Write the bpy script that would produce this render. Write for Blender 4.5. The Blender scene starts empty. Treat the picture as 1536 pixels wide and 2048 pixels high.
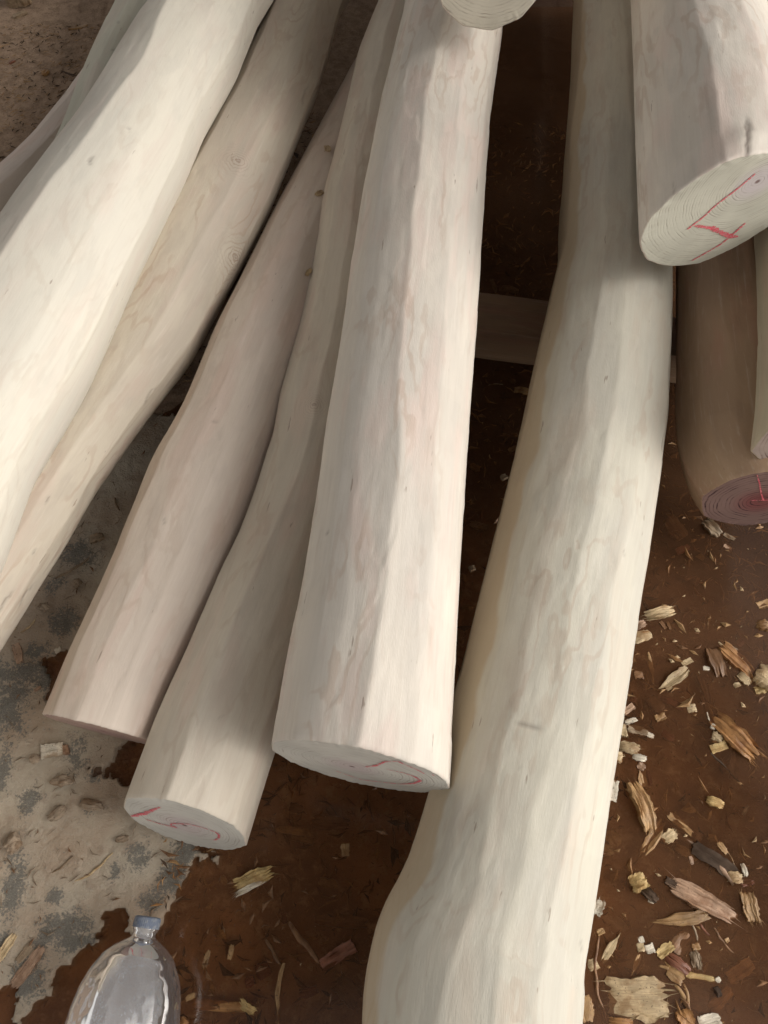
import bpy, math, random
import numpy as np

# ------------------------------------------------------------------ camera, light, exposure
SC = bpy.context.scene
COL = SC.collection
H = 1.35
PITCH = math.radians(62.0)
FPX = 1577.0                                  # focal length, in pixels of a 1536 x 2048 picture

cam_data = bpy.data.cameras.new("camera")
cam = bpy.data.objects.new("camera", cam_data)
COL.objects.link(cam)
cam.location = (0, 0, H)
cam.rotation_euler = (math.pi / 2 - PITCH, 0, 0)
cam_data.sensor_fit = 'VERTICAL'
cam_data.sensor_height = 24.0
cam_data.lens = 24.0 * FPX / 2048.0
cam_data.clip_start = 0.02
cam_data.clip_end = 200
SC.camera = cam

SUN_DIR = np.array([0.82, -0.12, 0.56])        # towards the light: open side on the right
SUN_DIR = SUN_DIR / np.linalg.norm(SUN_DIR)
SUN_EL = math.asin(SUN_DIR[2])
SUN_AZ = math.atan2(SUN_DIR[0], SUN_DIR[1])

world = bpy.data.worlds.new("World")
SC.world = world
world.use_nodes = True
wn = world.node_tree
sky = wn.nodes.new("ShaderNodeTexSky")
sky.sky_type = 'NISHITA'
sky.sun_disc = False
sky.sun_elevation = SUN_EL
sky.sun_rotation = SUN_AZ
sky.dust_density = 4.0
hsv = wn.nodes.new("ShaderNodeHueSaturation")
hsv.inputs["Saturation"].default_value = 0.10
wn.links.new(sky.outputs[0], hsv.inputs["Color"])
bg = wn.nodes["Background"]
warm = wn.nodes.new("ShaderNodeMix")
warm.data_type = 'RGBA'
warm.blend_type = 'MULTIPLY'
warm.inputs[0].default_value = 1.0
warm.inputs[7].default_value = (1.0, 0.955, 0.90, 1)
wn.links.new(hsv.outputs[0], warm.inputs[6])
wn.links.new(warm.outputs[2], bg.inputs["Color"])
bg.inputs["Strength"].default_value = 0.15

sun_data = bpy.data.lights.new("sun", 'SUN')
sun_data.energy = 0.78
sun_data.angle = math.radians(58)
sun_data.color = (1.0, 0.985, 0.96)
sun = bpy.data.objects.new("sun", sun_data)
COL.objects.link(sun)
sun.location = (3, 0, 4)
sun.rotation_euler = (math.pi / 2 - SUN_EL, 0, math.pi - SUN_AZ)
SC.view_settings.view_transform = 'Standard'
SC.view_settings.look = 'None'
SC.view_settings.gamma = 1
SC.view_settings.use_curve_mapping = False
SC.view_settings.exposure = 0.37

# ------------------------------------------------------------------ helpers
FV = np.array([0, math.cos(PITCH), -math.sin(PITCH)])
UV = np.array([0, math.sin(PITCH), math.cos(PITCH)])
RV = np.array([1.0, 0, 0])
EYE = np.array([0, 0, H])


def ray(x, y):
    return FV + RV * (x - 768) / FPX + UV * (1024 - y) / FPX


def at(x, y, z=0.0):
    """the place at height z that the photograph shows at pixel x, y"""
    d = ray(x, y)
    t = (z - H) / d[2]
    return EYE + t * d, t


def sstep(a, b, x):
    t = np.clip((np.asarray(x, float) - a) / (b - a), 0, 1)
    return t * t * (3 - 2 * t)


def hash2(ix, iy, seed=0):
    h = (ix.astype(np.int64) * 374761393 + iy.astype(np.int64) * 668265263 + seed * 982451653) & 0xffffffff
    h = ((h ^ (h >> 13)) * 1274126177) & 0xffffffff
    h = (h ^ (h >> 16)) & 0xffffffff
    return h / 4294967295.0


def vnoise(x, y, seed=0):
    """smooth 2-D value noise in -1..1"""
    x = np.asarray(x, float); y = np.asarray(y, float)
    x, y = np.broadcast_arrays(x, y)
    ix = np.floor(x); iy = np.floor(y)
    fx = x - ix; fy = y - iy
    ux = fx * fx * fx * (fx * (fx * 6 - 15) + 10); uy = fy * fy * fy * (fy * (fy * 6 - 15) + 10)
    a = hash2(ix, iy, seed); b = hash2(ix + 1, iy, seed)
    c = hash2(ix, iy + 1, seed); d = hash2(ix + 1, iy + 1, seed)
    return (a + (b - a) * ux + (c - a) * uy + (a - b - c + d) * ux * uy) * 2 - 1


def fbm(x, y, seed=0, octaves=4, gain=0.5):
    s = 0; amp = 1; tot = 0
    for k in range(octaves):
        s = s + amp * vnoise(x * 2 ** k + 13.7 * k, y * 2 ** k - 7.1 * k, seed + k)
        tot += amp; amp *= gain
    return s / tot


def mesh_np(name, verts, quads=None, tris=None, polys=None, smooth=True, attrs=None):
    me = bpy.data.meshes.new(name)
    verts = np.asarray(verts, np.float32)
    loops = []; starts = []; n = 0
    if quads is not None and len(quads):
        q = np.asarray(quads, np.int32); loops.append(q.ravel()); starts.append(n + np.arange(len(q)) * 4); n += q.size
    if tris is not None and len(tris):
        q = np.asarray(tris, np.int32); loops.append(q.ravel()); starts.append(n + np.arange(len(q)) * 3); n += q.size
    for p in polys or []:
        loops.append(np.asarray(p, np.int32)); starts.append(np.array([n])); n += len(p)
    loops = np.concatenate(loops); starts = np.concatenate(starts)
    me.vertices.add(len(verts)); me.vertices.foreach_set("co", verts.ravel())
    me.loops.add(len(loops)); me.loops.foreach_set("vertex_index", loops)
    me.polygons.add(len(starts)); me.polygons.foreach_set("loop_start", starts.astype(np.int32))
    me.update(calc_edges=True)
    me.polygons.foreach_set("use_smooth", np.full(len(starts), smooth, bool))
    for k, v in (attrs or {}).items():
        v = np.asarray(v, np.float32)
        if v.ndim == 2:
            a = me.attributes.new(k, 'FLOAT_VECTOR', 'POINT'); a.data.foreach_set("vector", v.ravel())
        else:
            a = me.attributes.new(k, 'FLOAT', 'POINT'); a.data.foreach_set("value", v)
    me.validate(clean_customdata=False)
    return me


def link(name, me, mat, parent=None, loc=(0, 0, 0), rot=(0, 0, 0)):
    o = bpy.data.objects.new(name, me)
    COL.objects.link(o)
    if mat is not None and len(me.materials) == 0:
        me.materials.append(mat)
    o.location = loc
    o.rotation_euler = rot
    if parent is not None:
        o.parent = parent
    return o


def tag(o, label=None, cat=None, group=None, kind=None):
    if label: o["label"] = label
    if cat: o["category"] = cat
    if group: o["group"] = group
    if kind: o["kind"] = kind
    return o


def poly_sd(x, y, poly):
    """signed distance to a polygon, positive inside"""
    d = np.full(x.shape, 1e9); ins = np.zeros(x.shape, bool)
    n = len(poly)
    for i in range(n):
        ax, ay = poly[i]; bx, by = poly[(i + 1) % n]
        ex, ey = bx - ax, by - ay
        t = np.clip(((x - ax) * ex + (y - ay) * ey) / (ex * ex + ey * ey + 1e-12), 0, 1)
        d = np.minimum(d, (x - ax - t * ex) ** 2 + (y - ay - t * ey) ** 2)
        c = ((ay > y) != (by > y)) & (x < (bx - ax) * (y - ay) / (by - ay + 1e-12) + ax)
        ins ^= c
    d = np.sqrt(d)
    return np.where(ins, d, -d)


class Sh:
    """small wrapper for building a node material"""
    def __init__(self, name):
        self.m = bpy.data.materials.new(name)
        self.m.use_nodes = True
        self.t = self.m.node_tree
        self.t.nodes.clear()
        self.out = self.t.nodes.new("ShaderNodeOutputMaterial")

    def put(self, sock, v):
        if isinstance(v, bpy.types.NodeSocket):
            self.t.links.new(v, sock)
        else:
            if sock.type == 'RGBA' and len(v) == 3:
                v = (*v, 1)
            sock.default_value = v

    def n(self, typ, props=None, **ins):
        nd = self.t.nodes.new("ShaderNode" + typ)
        for k, v in (props or {}).items():
            setattr(nd, k, v)
        for k, v in ins.items():
            self.put(nd.inputs[k.replace("_", " ")], v)
        return nd

    def attr(self, name, out="Fac"):
        return self.n("Attribute", {"attribute_name": name}).outputs[out]

    def math(self, op, a, b=0.0, clamp=False):
        nd = self.n("Math", {"operation": op, "use_clamp": clamp})
        self.put(nd.inputs[0], a); self.put(nd.inputs[1], b)
        return nd.outputs[0]

    def vmul(self, v, s):
        nd = self.n("VectorMath", {"operation": 'MULTIPLY'})
        self.put(nd.inputs[0], v); self.put(nd.inputs[1], s)
        return nd.outputs[0]

    def vadd(self, v, s):
        nd = self.n("VectorMath", {"operation": 'ADD'})
        self.put(nd.inputs[0], v); self.put(nd.inputs[1], s)
        return nd.outputs[0]

    def noise(self, v, scale=1.0, detail=3.0, rough=0.55, out="Fac"):
        return self.n("TexNoise", Vector=v, Scale=scale, Detail=detail, Roughness=rough).outputs[out]

    def ramp(self, f, a, b, lo=0.0, hi=1.0, smooth=True):
        nd = self.n("MapRange", {"interpolation_type": 'SMOOTHSTEP' if smooth else 'LINEAR'})
        self.put(nd.inputs["Value"], f)
        nd.inputs["From Min"].default_value = a; nd.inputs["From Max"].default_value = b
        nd.inputs["To Min"].default_value = lo; nd.inputs["To Max"].default_value = hi
        return nd.outputs["Result"]

    def mix(self, f, a, b, blend='MIX'):
        nd = self.n("Mix", {"data_type": 'RGBA', "blend_type": blend, "clamp_factor": True})
        self.put(nd.inputs[0], f)
        self.put(nd.inputs[6], a); self.put(nd.inputs[7], b)
        return nd.outputs[2]

    def bump(self, h, strength, dist, normal=None):
        nd = self.n("Bump", Height=h, Strength=strength, Distance=dist)
        if normal is not None:
            self.put(nd.inputs["Normal"], normal)
        return nd.outputs[0]

    def done(self, **ins):
        b = self.n("BsdfPrincipled", **ins)
        self.t.links.new(b.outputs[0], self.out.inputs[0])
        return self.m


# ------------------------------------------------------------------ materials
def wood_mat(name, cream, grey, pink, seed, ring_dark=0.9, fuzz=1.0):
    s = Sh(name)
    g = s.vadd(s.attr("grain", "Vector"), (0, 0, 0))
    gs = s.vadd(g, (seed * 3.1, seed * 1.7, seed * 5.3))
    low = s.noise(s.vmul(gs, (9, 9, 2.2)), 1, 3)
    low2 = s.noise(s.vadd(s.vmul(gs, (22, 22, 5)), (3, 8, 1)), 1, 4)
    # growth rings meet the shaved facets in long contour lines
    sep = s.n("SeparateXYZ", Vector=g)
    rr = s.math('SQRT', s.math('ADD', s.math('MULTIPLY', sep.outputs[0], sep.outputs[0]),
                               s.math('MULTIPLY', sep.outputs[1], sep.outputs[1])))
    warp = s.noise(s.vmul(gs, (10, 10, 3.5)), 1, 4)
    rr = s.math('ADD', rr, s.math('MULTIPLY', warp, 0.03))
    kd = s.attr("knot")
    kwarp = s.math('SUBTRACT', s.noise(s.vmul(gs, (75, 75, 38)), 1, 3), 0.5)
    rr = s.math('ADD', rr, s.math('MULTIPLY', s.math('POWER', 2.718, s.math('MULTIPLY', kd, -38.0)), 0.03))
    wave = s.math('SINE', s.math('MULTIPLY', rr, 2 * math.pi / 0.0042))
    ringf = s.ramp(wave, 0.35, 1.0)
    ring_mask = s.ramp(s.noise(s.vmul(gs, (16, 16, 3)), 1, 2), 0.42, 0.68)
    ringf = s.math('MULTIPLY', ringf, ring_mask)
    streak = s.noise(s.vmul(gs, (230, 230, 7)), 1, 4, 0.65)
    fine = s.noise(s.vmul(gs, (900, 900, 160)), 1, 2)
    col = s.mix(s.ramp(low, 0.35, 0.68), cream, grey)
    col = s.mix(s.math('MULTIPLY', s.ramp(low2, 0.47, 0.66), 0.8), col, pink)
    blot = s.noise(s.vadd(s.vmul(gs, (30, 30, 10)), (7, 2, 5)), 1, 3)
    col = s.mix(s.math('MULTIPLY', s.ramp(blot, 0.52, 0.64), 0.30), col, tuple(c * 0.86 for c in grey))
    tone = s.attr("tone")
    col = s.mix(s.ramp(tone, 0.0, 1.0, 0.0, 0.4, False), col, (grey[0] * 0.92, grey[1] * 0.92, grey[2] * 0.90))
    col = s.mix(s.math('MULTIPLY', ringf, 0.33 * ring_dark), col, (0.40, 0.27, 0.19))
    col = s.mix(s.math('MULTIPLY', s.ramp(streak, 0.50, 0.76), 0.14), col, (0.36, 0.28, 0.21))
    col = s.mix(s.math('MULTIPLY', s.ramp(streak, 0.46, 0.26), 0.15), col, (0.80, 0.77, 0.70))
    fleck = s.ramp(s.noise(s.vmul(gs, (85, 85, 14)), 1, 3), 0.705, 0.74)
    col = s.mix(s.math('MULTIPLY', fleck, 0.55), col, (0.22, 0.15, 0.11))
    # knots: close rings and a brown heart
    kdw = s.math('ADD', kd, s.math('MULTIPLY', kwarp, 0.022))
    kw = s.math('SINE', s.math('ADD', s.math('MULTIPLY', kdw, 2 * math.pi / 0.0075), s.math('MULTIPLY', low2, 6.0)))
    kenv = s.math('POWER', 2.718, s.math('MULTIPLY', kd, -60.0))
    col = s.mix(s.math('MULTIPLY', s.ramp(kw, 0.1, 0.9), s.math('MULTIPLY', kenv, 0.75, True)), col, (0.25, 0.16, 0.12))
    col = s.mix(s.math('MULTIPLY', s.ramp(kdw, 0.006, 0.001), 0.6), col, (0.27, 0.19, 0.15))
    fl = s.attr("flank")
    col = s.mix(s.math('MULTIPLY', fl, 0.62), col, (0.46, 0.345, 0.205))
    st = s.attr("stain")
    col = s.mix(st, col, (0.16, 0.13, 0.11))
    h = s.math('ADD', s.math('MULTIPLY', streak, 0.7), s.math('MULTIPLY', fine, 0.5))
    nrm = s.bump(h, 0.22 * fuzz, 0.0012)
    fib = s.n("TexVoronoi", {"feature": 'F1'}, Vector=s.vmul(gs, (520, 520, 130)), Scale=1.0).outputs["Distance"]
    nrm = s.bump(fib, 0.16 * fuzz, 0.0009, nrm)
    rough = s.ramp(tone, 0, 1, 0.52, 0.75, False)
    return s.done(Base_Color=col, Roughness=rough, Normal=nrm, Specular_IOR_Level=0.28)


def end_mat(name, base, ring, heart, contrast, spacing, seed):
    """sawn end grain: rings round the pith, radial saw scratches"""
    s = Sh(name)
    g = s.attr("grain", "Vector")
    sep = s.n("SeparateXYZ", Vector=g)
    x, y = sep.outputs[0], sep.outputs[1]
    r0 = s.math('SQRT', s.math('ADD', s.math('MULTIPLY', x, x), s.math('MULTIPLY', y, y)))
    warp = s.noise(s.vadd(g, (seed, 0, 0)), 22, 2)
    r = s.math('ADD', r0, s.math('MULTIPLY', warp, 0.011))
    var = s.noise(s.vmul(g, (9, 9, 9)), 1, 2)
    wave = s.math('SINE', s.math('MULTIPLY', r, 2 * math.pi / spacing))
    wave2 = s.math('SINE', s.math('MULTIPLY', r, 2 * math.pi / (spacing * 2.7)))
    rf = s.ramp(s.math('ADD', wave, s.math('MULTIPLY', wave2, 0.4)), 0.2, 1.2)
    br = s.ramp(s.noise(s.vadd(s.vmul(g, (34, 34, 34)), (seed, 4, 2)), 1, 3), 0.40, 0.66, 0.15, 1.0)
    rf = s.math('MULTIPLY', rf, br)
    col = s.mix(s.ramp(var, 0.35, 0.7), base, tuple(c * 0.84 for c in base))
    col = s.mix(s.ramp(r0, 0.055, 0.012), col, heart)
    col = s.mix(s.math('MULTIPLY', rf, contrast), col, ring)
    saw = s.noise(s.vmul(g, (30, 700, 30)), 1, 3)
    col = s.mix(s.math('MULTIPLY', s.ramp(saw, 0.5, 0.75), 0.22), col, tuple(c * 0.6 for c in base))
    pith = s.ramp(r0, 0.006, 0.002)
    col = s.mix(s.math('MULTIPLY', pith, 0.8), col, (0.13, 0.06, 0.05))
    nrm = s.bump(s.math('SUBTRACT', s.math('MULTIPLY', saw, 0.6), rf), 0.35, 0.0012)
    return s.done(Base_Color=col, Roughness=0.8, Normal=nrm, Specular_IOR_Level=0.2)


WOOD_BRIGHT = wood_mat("wood_fresh_cream", (0.69, 0.65, 0.56), (0.63, 0.60, 0.53), (0.65, 0.585, 0.51), 1, 0.35, 0.6)
WOOD_CREAM = wood_mat("wood_cream", (0.68, 0.625, 0.545), (0.57, 0.53, 0.475), (0.64, 0.53, 0.47), 2, 1.0, 1.0)
WOOD_WARM = wood_mat("wood_warm_cream", (0.66, 0.595, 0.50), (0.58, 0.525, 0.445), (0.62, 0.51, 0.43), 9, 0.7, 0.9)
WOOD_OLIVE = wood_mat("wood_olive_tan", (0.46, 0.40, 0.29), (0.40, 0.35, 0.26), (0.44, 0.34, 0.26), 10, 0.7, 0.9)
WOOD_SALLOW = wood_mat("wood_sallow", (0.61, 0.58, 0.485), (0.53, 0.505, 0.44), (0.57, 0.505, 0.42), 7, 0.9, 1.0)
WOOD_BEAM = wood_mat("wood_dark_brown", (0.24, 0.155, 0.095), (0.19, 0.125, 0.08), (0.23, 0.13, 0.085), 8, 0.8, 1.0)  # darker brown than the logs, even over the whole bearer
WOOD_PINK = wood_mat("wood_pinkish", (0.66, 0.575, 0.495), (0.59, 0.51, 0.445), (0.63, 0.50, 0.43), 3, 0.7, 0.8)
WOOD_GREEN = wood_mat("wood_pale_green", (0.58, 0.55, 0.45), (0.50, 0.49, 0.40), (0.54, 0.47, 0.39), 4, 0.6, 0.8)
WOOD_KNOTTY = wood_mat("wood_knotty", (0.60, 0.54, 0.44), (0.50, 0.44, 0.37), (0.55, 0.45, 0.375), 5, 1.2, 0.9)
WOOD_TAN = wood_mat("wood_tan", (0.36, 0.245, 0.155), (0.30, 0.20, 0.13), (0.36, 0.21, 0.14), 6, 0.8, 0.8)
END_PALE = end_mat("end_grain_pale", (0.60, 0.58, 0.52), (0.27, 0.20, 0.165), (0.54, 0.47, 0.45), 0.46, 0.0052, 1)
END_COARSE = end_mat("end_grain_ringed", (0.64, 0.60, 0.50), (0.24, 0.19, 0.15), (0.58, 0.50, 0.44), 0.62, 0.0062, 2)
END_FOUR = end_mat("end_grain_weathered", (0.60, 0.59, 0.50), (0.25, 0.20, 0.16), (0.58, 0.53, 0.53), 0.42, 0.0048, 5)
END_PINK = end_mat("end_grain_pink", (0.47, 0.34, 0.29), (0.22, 0.11, 0.10), (0.40, 0.27, 0.25), 0.5, 0.0042, 3)
END_CRACKED = end_mat("end_grain_greyed", (0.36, 0.29, 0.25), (0.10, 0.06, 0.055), (0.32, 0.20, 0.18), 0.9, 0.0065, 6)
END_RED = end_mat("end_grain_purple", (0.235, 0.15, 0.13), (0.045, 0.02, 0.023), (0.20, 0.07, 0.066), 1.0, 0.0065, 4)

s = Sh("red_crayon")
tc = s.n("TexCoord").outputs["Object"]
nz = s.noise(tc, 420, 3)
RED = s.done(Base_Color=s.mix(s.ramp(nz, 0.35, 0.7), (0.66, 0.06, 0.10), (0.70, 0.30, 0.30)), Roughness=0.7)


def ground_mat():
    s = Sh("muddy_ground")
    p = s.n("NewGeometry").outputs["Position"]
    crust = s.attr("crust"); dirt = s.attr("dirt"); blot = s.attr("blotch")
    n1 = s.noise(p, 7, 5); n2 = s.noise(p, 40, 5, 0.65); n3 = s.noise(p, 240, 4, 0.7); n4 = s.noise(p, 900, 2)
    # dried sludge
    c = s.mix(s.ramp(n1, 0.35, 0.65), (0.46, 0.40, 0.315), (0.39, 0.305, 0.225))
    c = s.mix(s.math('MULTIPLY', s.ramp(n2, 0.5, 0.72), 0.45), c, (0.24, 0.165, 0.115))
    c = s.mix(s.math('MULTIPLY', s.ramp(n3, 0.5, 0.75), 0.5), c, (0.47, 0.435, 0.365))
    bl = s.math('ADD', blot, s.math('MULTIPLY', s.math('SUBTRACT', n3, 0.5), 2.6))
    bl = s.math('ADD', bl, s.math('MULTIPLY', s.math('SUBTRACT', n2, 0.5), 1.6))
    dk = s.mix(s.ramp(n4, 0.4, 0.65), (0.07, 0.075, 0.072), (0.20, 0.20, 0.18))
    c = s.mix(s.math('MULTIPLY', s.ramp(bl, 0.40, 0.85), 0.75), c, dk)
    # trodden dirt
    d = s.mix(s.ramp(n2, 0.35, 0.68), (0.40, 0.285, 0.20), (0.255, 0.178, 0.12))
    d = s.mix(s.math('MULTIPLY', s.ramp(n3, 0.52, 0.72), 0.5), d, (0.52, 0.41, 0.30))
    d = s.mix(s.math('MULTIPLY', s.ramp(n3, 0.46, 0.30), 0.6), d, (0.12, 0.08, 0.055))
    # mud below the water
    m = s.mix(s.ramp(n1, 0.38, 0.66), (0.44, 0.25, 0.135), (0.24, 0.125, 0.066))
    m = s.mix(s.math('MULTIPLY', s.ramp(n2, 0.5, 0.66), 0.7), m, (0.52, 0.35, 0.21))
    m = s.mix(s.math('MULTIPLY', s.ramp(n3, 0.55, 0.75), 0.6), m, (0.11, 0.06, 0.035))
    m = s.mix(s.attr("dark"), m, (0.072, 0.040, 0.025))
    col = s.mix(dirt, m, d)
    col = s.mix(crust, col, c)
    h = s.math('ADD', s.math('MULTIPLY', n3, 0.7), s.math('ADD', n2, s.math('MULTIPLY', n4, 0.3)))
    return s.done(Base_Color=col, Roughness=0.9, Normal=s.bump(h, 0.7, 0.006), Specular_IOR_Level=0.15)


GROUND = ground_mat()


def water_mat():
    s = Sh("muddy_water")
    p = s.n("NewGeometry").outputs["Position"]
    murk = s.ramp(s.noise(p, 3.5, 3), 0.35, 0.7, 0.16, 0.36)
    tr = s.n("BsdfTransparent", Color=(0.80, 0.66, 0.53, 1))
    df = s.n("BsdfDiffuse", Color=(0.20, 0.102, 0.054, 1))
    body = s.n("MixShader", Fac=murk)
    s.t.links.new(tr.outputs[0], body.inputs[1]); s.t.links.new(df.outputs[0], body.inputs[2])
    nrm = s.bump(s.noise(p, 9, 2), 0.06, 0.01)
    gl = s.n("BsdfGlossy", Color=(1, 1, 1, 1), Roughness=0.13, Normal=nrm)
    fr = s.n("Fresnel", IOR=1.33, Normal=nrm)
    mx = s.n("MixShader", Fac=s.math('MULTIPLY', fr.outputs[0], 0.8))
    s.t.links.new(body.outputs[0], mx.inputs[1]); s.t.links.new(gl.outputs[0], mx.inputs[2])
    s.t.links.new(mx.outputs[0], s.out.inputs[0])
    return s.m


WATER = water_mat()
CHIP_COL = {
    'white': ((0.66, 0.60, 0.49), 0.6), 'pale': ((0.50, 0.38, 0.225), 0.5), 'tan': ((0.36, 0.22, 0.10), 0.38),
    'yellow': ((0.50, 0.36, 0.16), 0.55), 'brown': ((0.20, 0.105, 0.050), 0.35), 'red': ((0.22, 0.09, 0.052), 0.35),
    'pink': ((0.39, 0.255, 0.17), 0.42), 'grey': ((0.29, 0.215, 0.14), 0.5), 'dark': ((0.075, 0.048, 0.031), 0.85),
    'orange': ((0.34, 0.175, 0.068), 0.35), 'mud': ((0.30, 0.235, 0.17), 0.85)}


def chip_mat(key):
    base, ro = CHIP_COL[key]
    s = Sh("chip_" + key)
    tc = s.n("TexCoord").outputs["Object"]
    rnd = s.n("ObjectInfo").outputs["Random"]
    off = s.n("CombineXYZ", X=s.math('MULTIPLY', rnd, 17.0), Y=s.math('MULTIPLY', rnd, 9.0), Z=rnd).outputs[0]
    v = s.vadd(tc, off)
    st = s.noise(s.vmul(v, (40, 700, 300)), 1, 4, 0.65)
    lo = s.noise(v, 60, 3)
    sp = s.noise(v, 330, 2)
    col = s.mix(s.ramp(lo, 0.35, 0.7), tuple(min(1, c * 1.12) for c in base), tuple(c * 0.74 for c in base))
    col = s.mix(s.math('MULTIPLY', s.ramp(st, 0.48, 0.70), 0.75), col, tuple(c * q for c, q in zip(base, (0.46, 0.40, 0.34))))
    col = s.mix(s.math('MULTIPLY', s.ramp(st, 0.45, 0.28), 0.4), col, tuple(min(1, c * 1.35) for c in base))
    col = s.mix(s.math('MULTIPLY', s.ramp(sp, 0.62, 0.72), 0.75), col, (0.05, 0.028, 0.018))
    soak = s.noise(s.vadd(v, (5, 1, 2)), 38, 4, 0.6)
    col = s.mix(s.math('MULTIPLY', s.ramp(soak, 0.48, 0.66), 0.7), col, tuple(c * q for c, q in zip(base, (0.50, 0.38, 0.28))))
    val = s.n("HueSaturation", Color=col, Value=s.ramp(rnd, 0, 1, 0.85, 1.15, False)).outputs[0]
    return s.done(Base_Color=val, Roughness=ro, Normal=s.bump(st, 0.6, 0.0012), Specular_IOR_Level=0.3)


CHIP = {k: chip_mat(k) for k in CHIP_COL}

# ------------------------------------------------------------------ logs
# photographed outline of each log: (picture row, left edge, right edge, height of the heart above the ground)
OUT = {
 'A': [(-90,395,600,.36),(0,325,540,.36),(105,250,495,.36),(220,185,430,.36),(315,122,393,.36),(480,0,310,.355),(700,-150,212,.35),(900,-290,97,.34),(1160,-470,-8,.33)],
 'B': [(-90,600,752,.21),(0,548,692,.21),(165,470,645,.21),(230,437,619,.21),(290,404,595,.21),(390,350,555,.205),(450,318,528,.20),(520,280,490,.20),(680,190,408,.18),(825,95,300,.165),(945,15,215,.155),(1060,-70,150,.15),(1305,-250,0,.14)],
 'C': [(-60,785,900,.15),(130,712,842,.15),(280,628,785,.15),(445,540,722,.155),(680,425,640,.155),(855,350,580,.14),(960,290,542,.13),(1145,215,470,.115),(1350,120,375,.105),(1455,80,335,.10)],
 'D': [(-60,772,885,.25),(25,752,870,.25),(135,710,845,.24),(320,670,820,.225),(415,645,800,.21),(550,625,785,.195),(680,595,768,.18),(815,555,748,.165),(900,540,735,.155),(1020,500,705,.14),(1110,465,680,.13),(1280,385,628,.12),(1475,300,560,.11),(1640,238,508,.105)],
 'E': [(-60,822,1012,.34),(50,805,1008,.34),(225,760,983,.335),(425,722,968,.33),(600,695,956,.322),(770,670,944,.312),(880,650,937,.305),(1030,630,927,.296),(1180,605,920,.285),(1360,570,910,.272),(1535,538,901,.26)],
 'F': [(-60,1152,1315,.21),(0,1150,1318,.21),(150,1143,1325,.21),(250,1135,1330,.21),(400,1125,1336,.205),(525,1118,1340,.20),(610,1098,1339,.20),(680,1083,1336,.20),(815,1052,1330,.20),(955,1022,1313,.195),(1080,988,1296,.19),(1220,953,1273,.185),(1360,918,1253,.18),(1600,857,1213,.175),(1685,833,1202,.17),(1790,798,1188,.17),(1850,768,1180,.17),(1905,740,1172,.17),(1985,725,1164,.17),(2048,720,1158,.17),(2300,730,1140,.17)],
 'G': [(-60,1262,1492,.47),(0,1267,1508,.47),(115,1272,1536,.47),(200,1275,1560,.47),(300,1279,1580,.47),(430,1285,1600,.47)],
 'H': [(-200,880,1080,.58),(-45,872,1092,.58)],
 'I': [(450,1356,1530,.20),(540,1356,1550,.20),(700,1357,1580,.2),(830,1359,1605,.2),(900,1364,1620,.2),(950,1376,1630,.2),(990,1398,1640,.2)],
 'J': [(-60,1500,1705,.36),(300,1515,1750,.36),(500,1530,1770,.36),(680,1537,1793,.36),(780,1533,1805,.36),(865,1526,1815,.36)],
 'K': [(-60,268,420,.18),(0,247,410,.18),(65,218,385,.17),(155,175,345,.17),(225,150,330,.16),(310,118,305,.15),(450,55,260,.14),(600,-40,200,.14)],
 'L': [(60,225,330,.075),(135,182,300,.075),(235,108,245,.075),(310,40,190,.075),(345,0,155,.075),(480,-150,40,.075)],
}


def proj(p):
    d = p - EYE
    w = d @ FV
    return 768 + FPX * (d @ RV) / w, 1024 - FPX * (d @ UV) / w, w


def axis_of(key, ext_far, ext_near, step):
    rows = OUT[key]; C = []; R = []
    for i, (y, xl, xr, z) in enumerate(rows):
        a = rows[max(i - 1, 0)]; b = rows[min(i + 1, len(rows) - 1)]
        dx = ((b[1] + b[2]) - (a[1] + a[2])) / 2; dy = b[0] - a[0]
        p, t = at((xl + xr) / 2, y, z)
        C.append(p); R.append((xr - xl) * dy / math.hypot(dx, dy) / 2 / FPX * t)
    C = np.array(C); R = np.array(R)
    if ext_far:
        d = C[0] - C[1]; d /= np.linalg.norm(d); d = d * 0.5 + np.array([0, 0.5, 0]); d /= np.linalg.norm(d)
        C = np.vstack([C[0] + d * ext_far, C]); R = np.r_[R[0] * 0.93, R]
    if ext_near:
        d = C[-1] - C[-2]; d[2] = 0; d /= np.linalg.norm(d)
        C = np.vstack([C, C[-1] + d * ext_near]); R = np.r_[R, R[-1] * 1.02]
    s = np.r_[0, np.cumsum(np.linalg.norm(np.diff(C, axis=0), axis=1))]
    n = int(s[-1] / step)
    u = np.linspace(0, s[-1], n)
    Cd = np.stack([np.interp(u, s, C[:, k]) for k in range(3)], 1); Rd = np.interp(u, s, R)
    k = max(3, int(0.035 / step)); w = np.hanning(2 * k + 3); w /= w.sum(); m = len(w) // 2

    def smooth(f):
        e = np.r_[2 * f[0] - f[m:0:-1], f, 2 * f[-1] - f[-2:-m - 2:-1]]
        return np.convolve(e, w, 'valid')
    Cd = np.stack([smooth(Cd[:, q]) for q in range(3)], 1); Rd = smooth(Rd)
    return Cd, Rd, u


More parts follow.
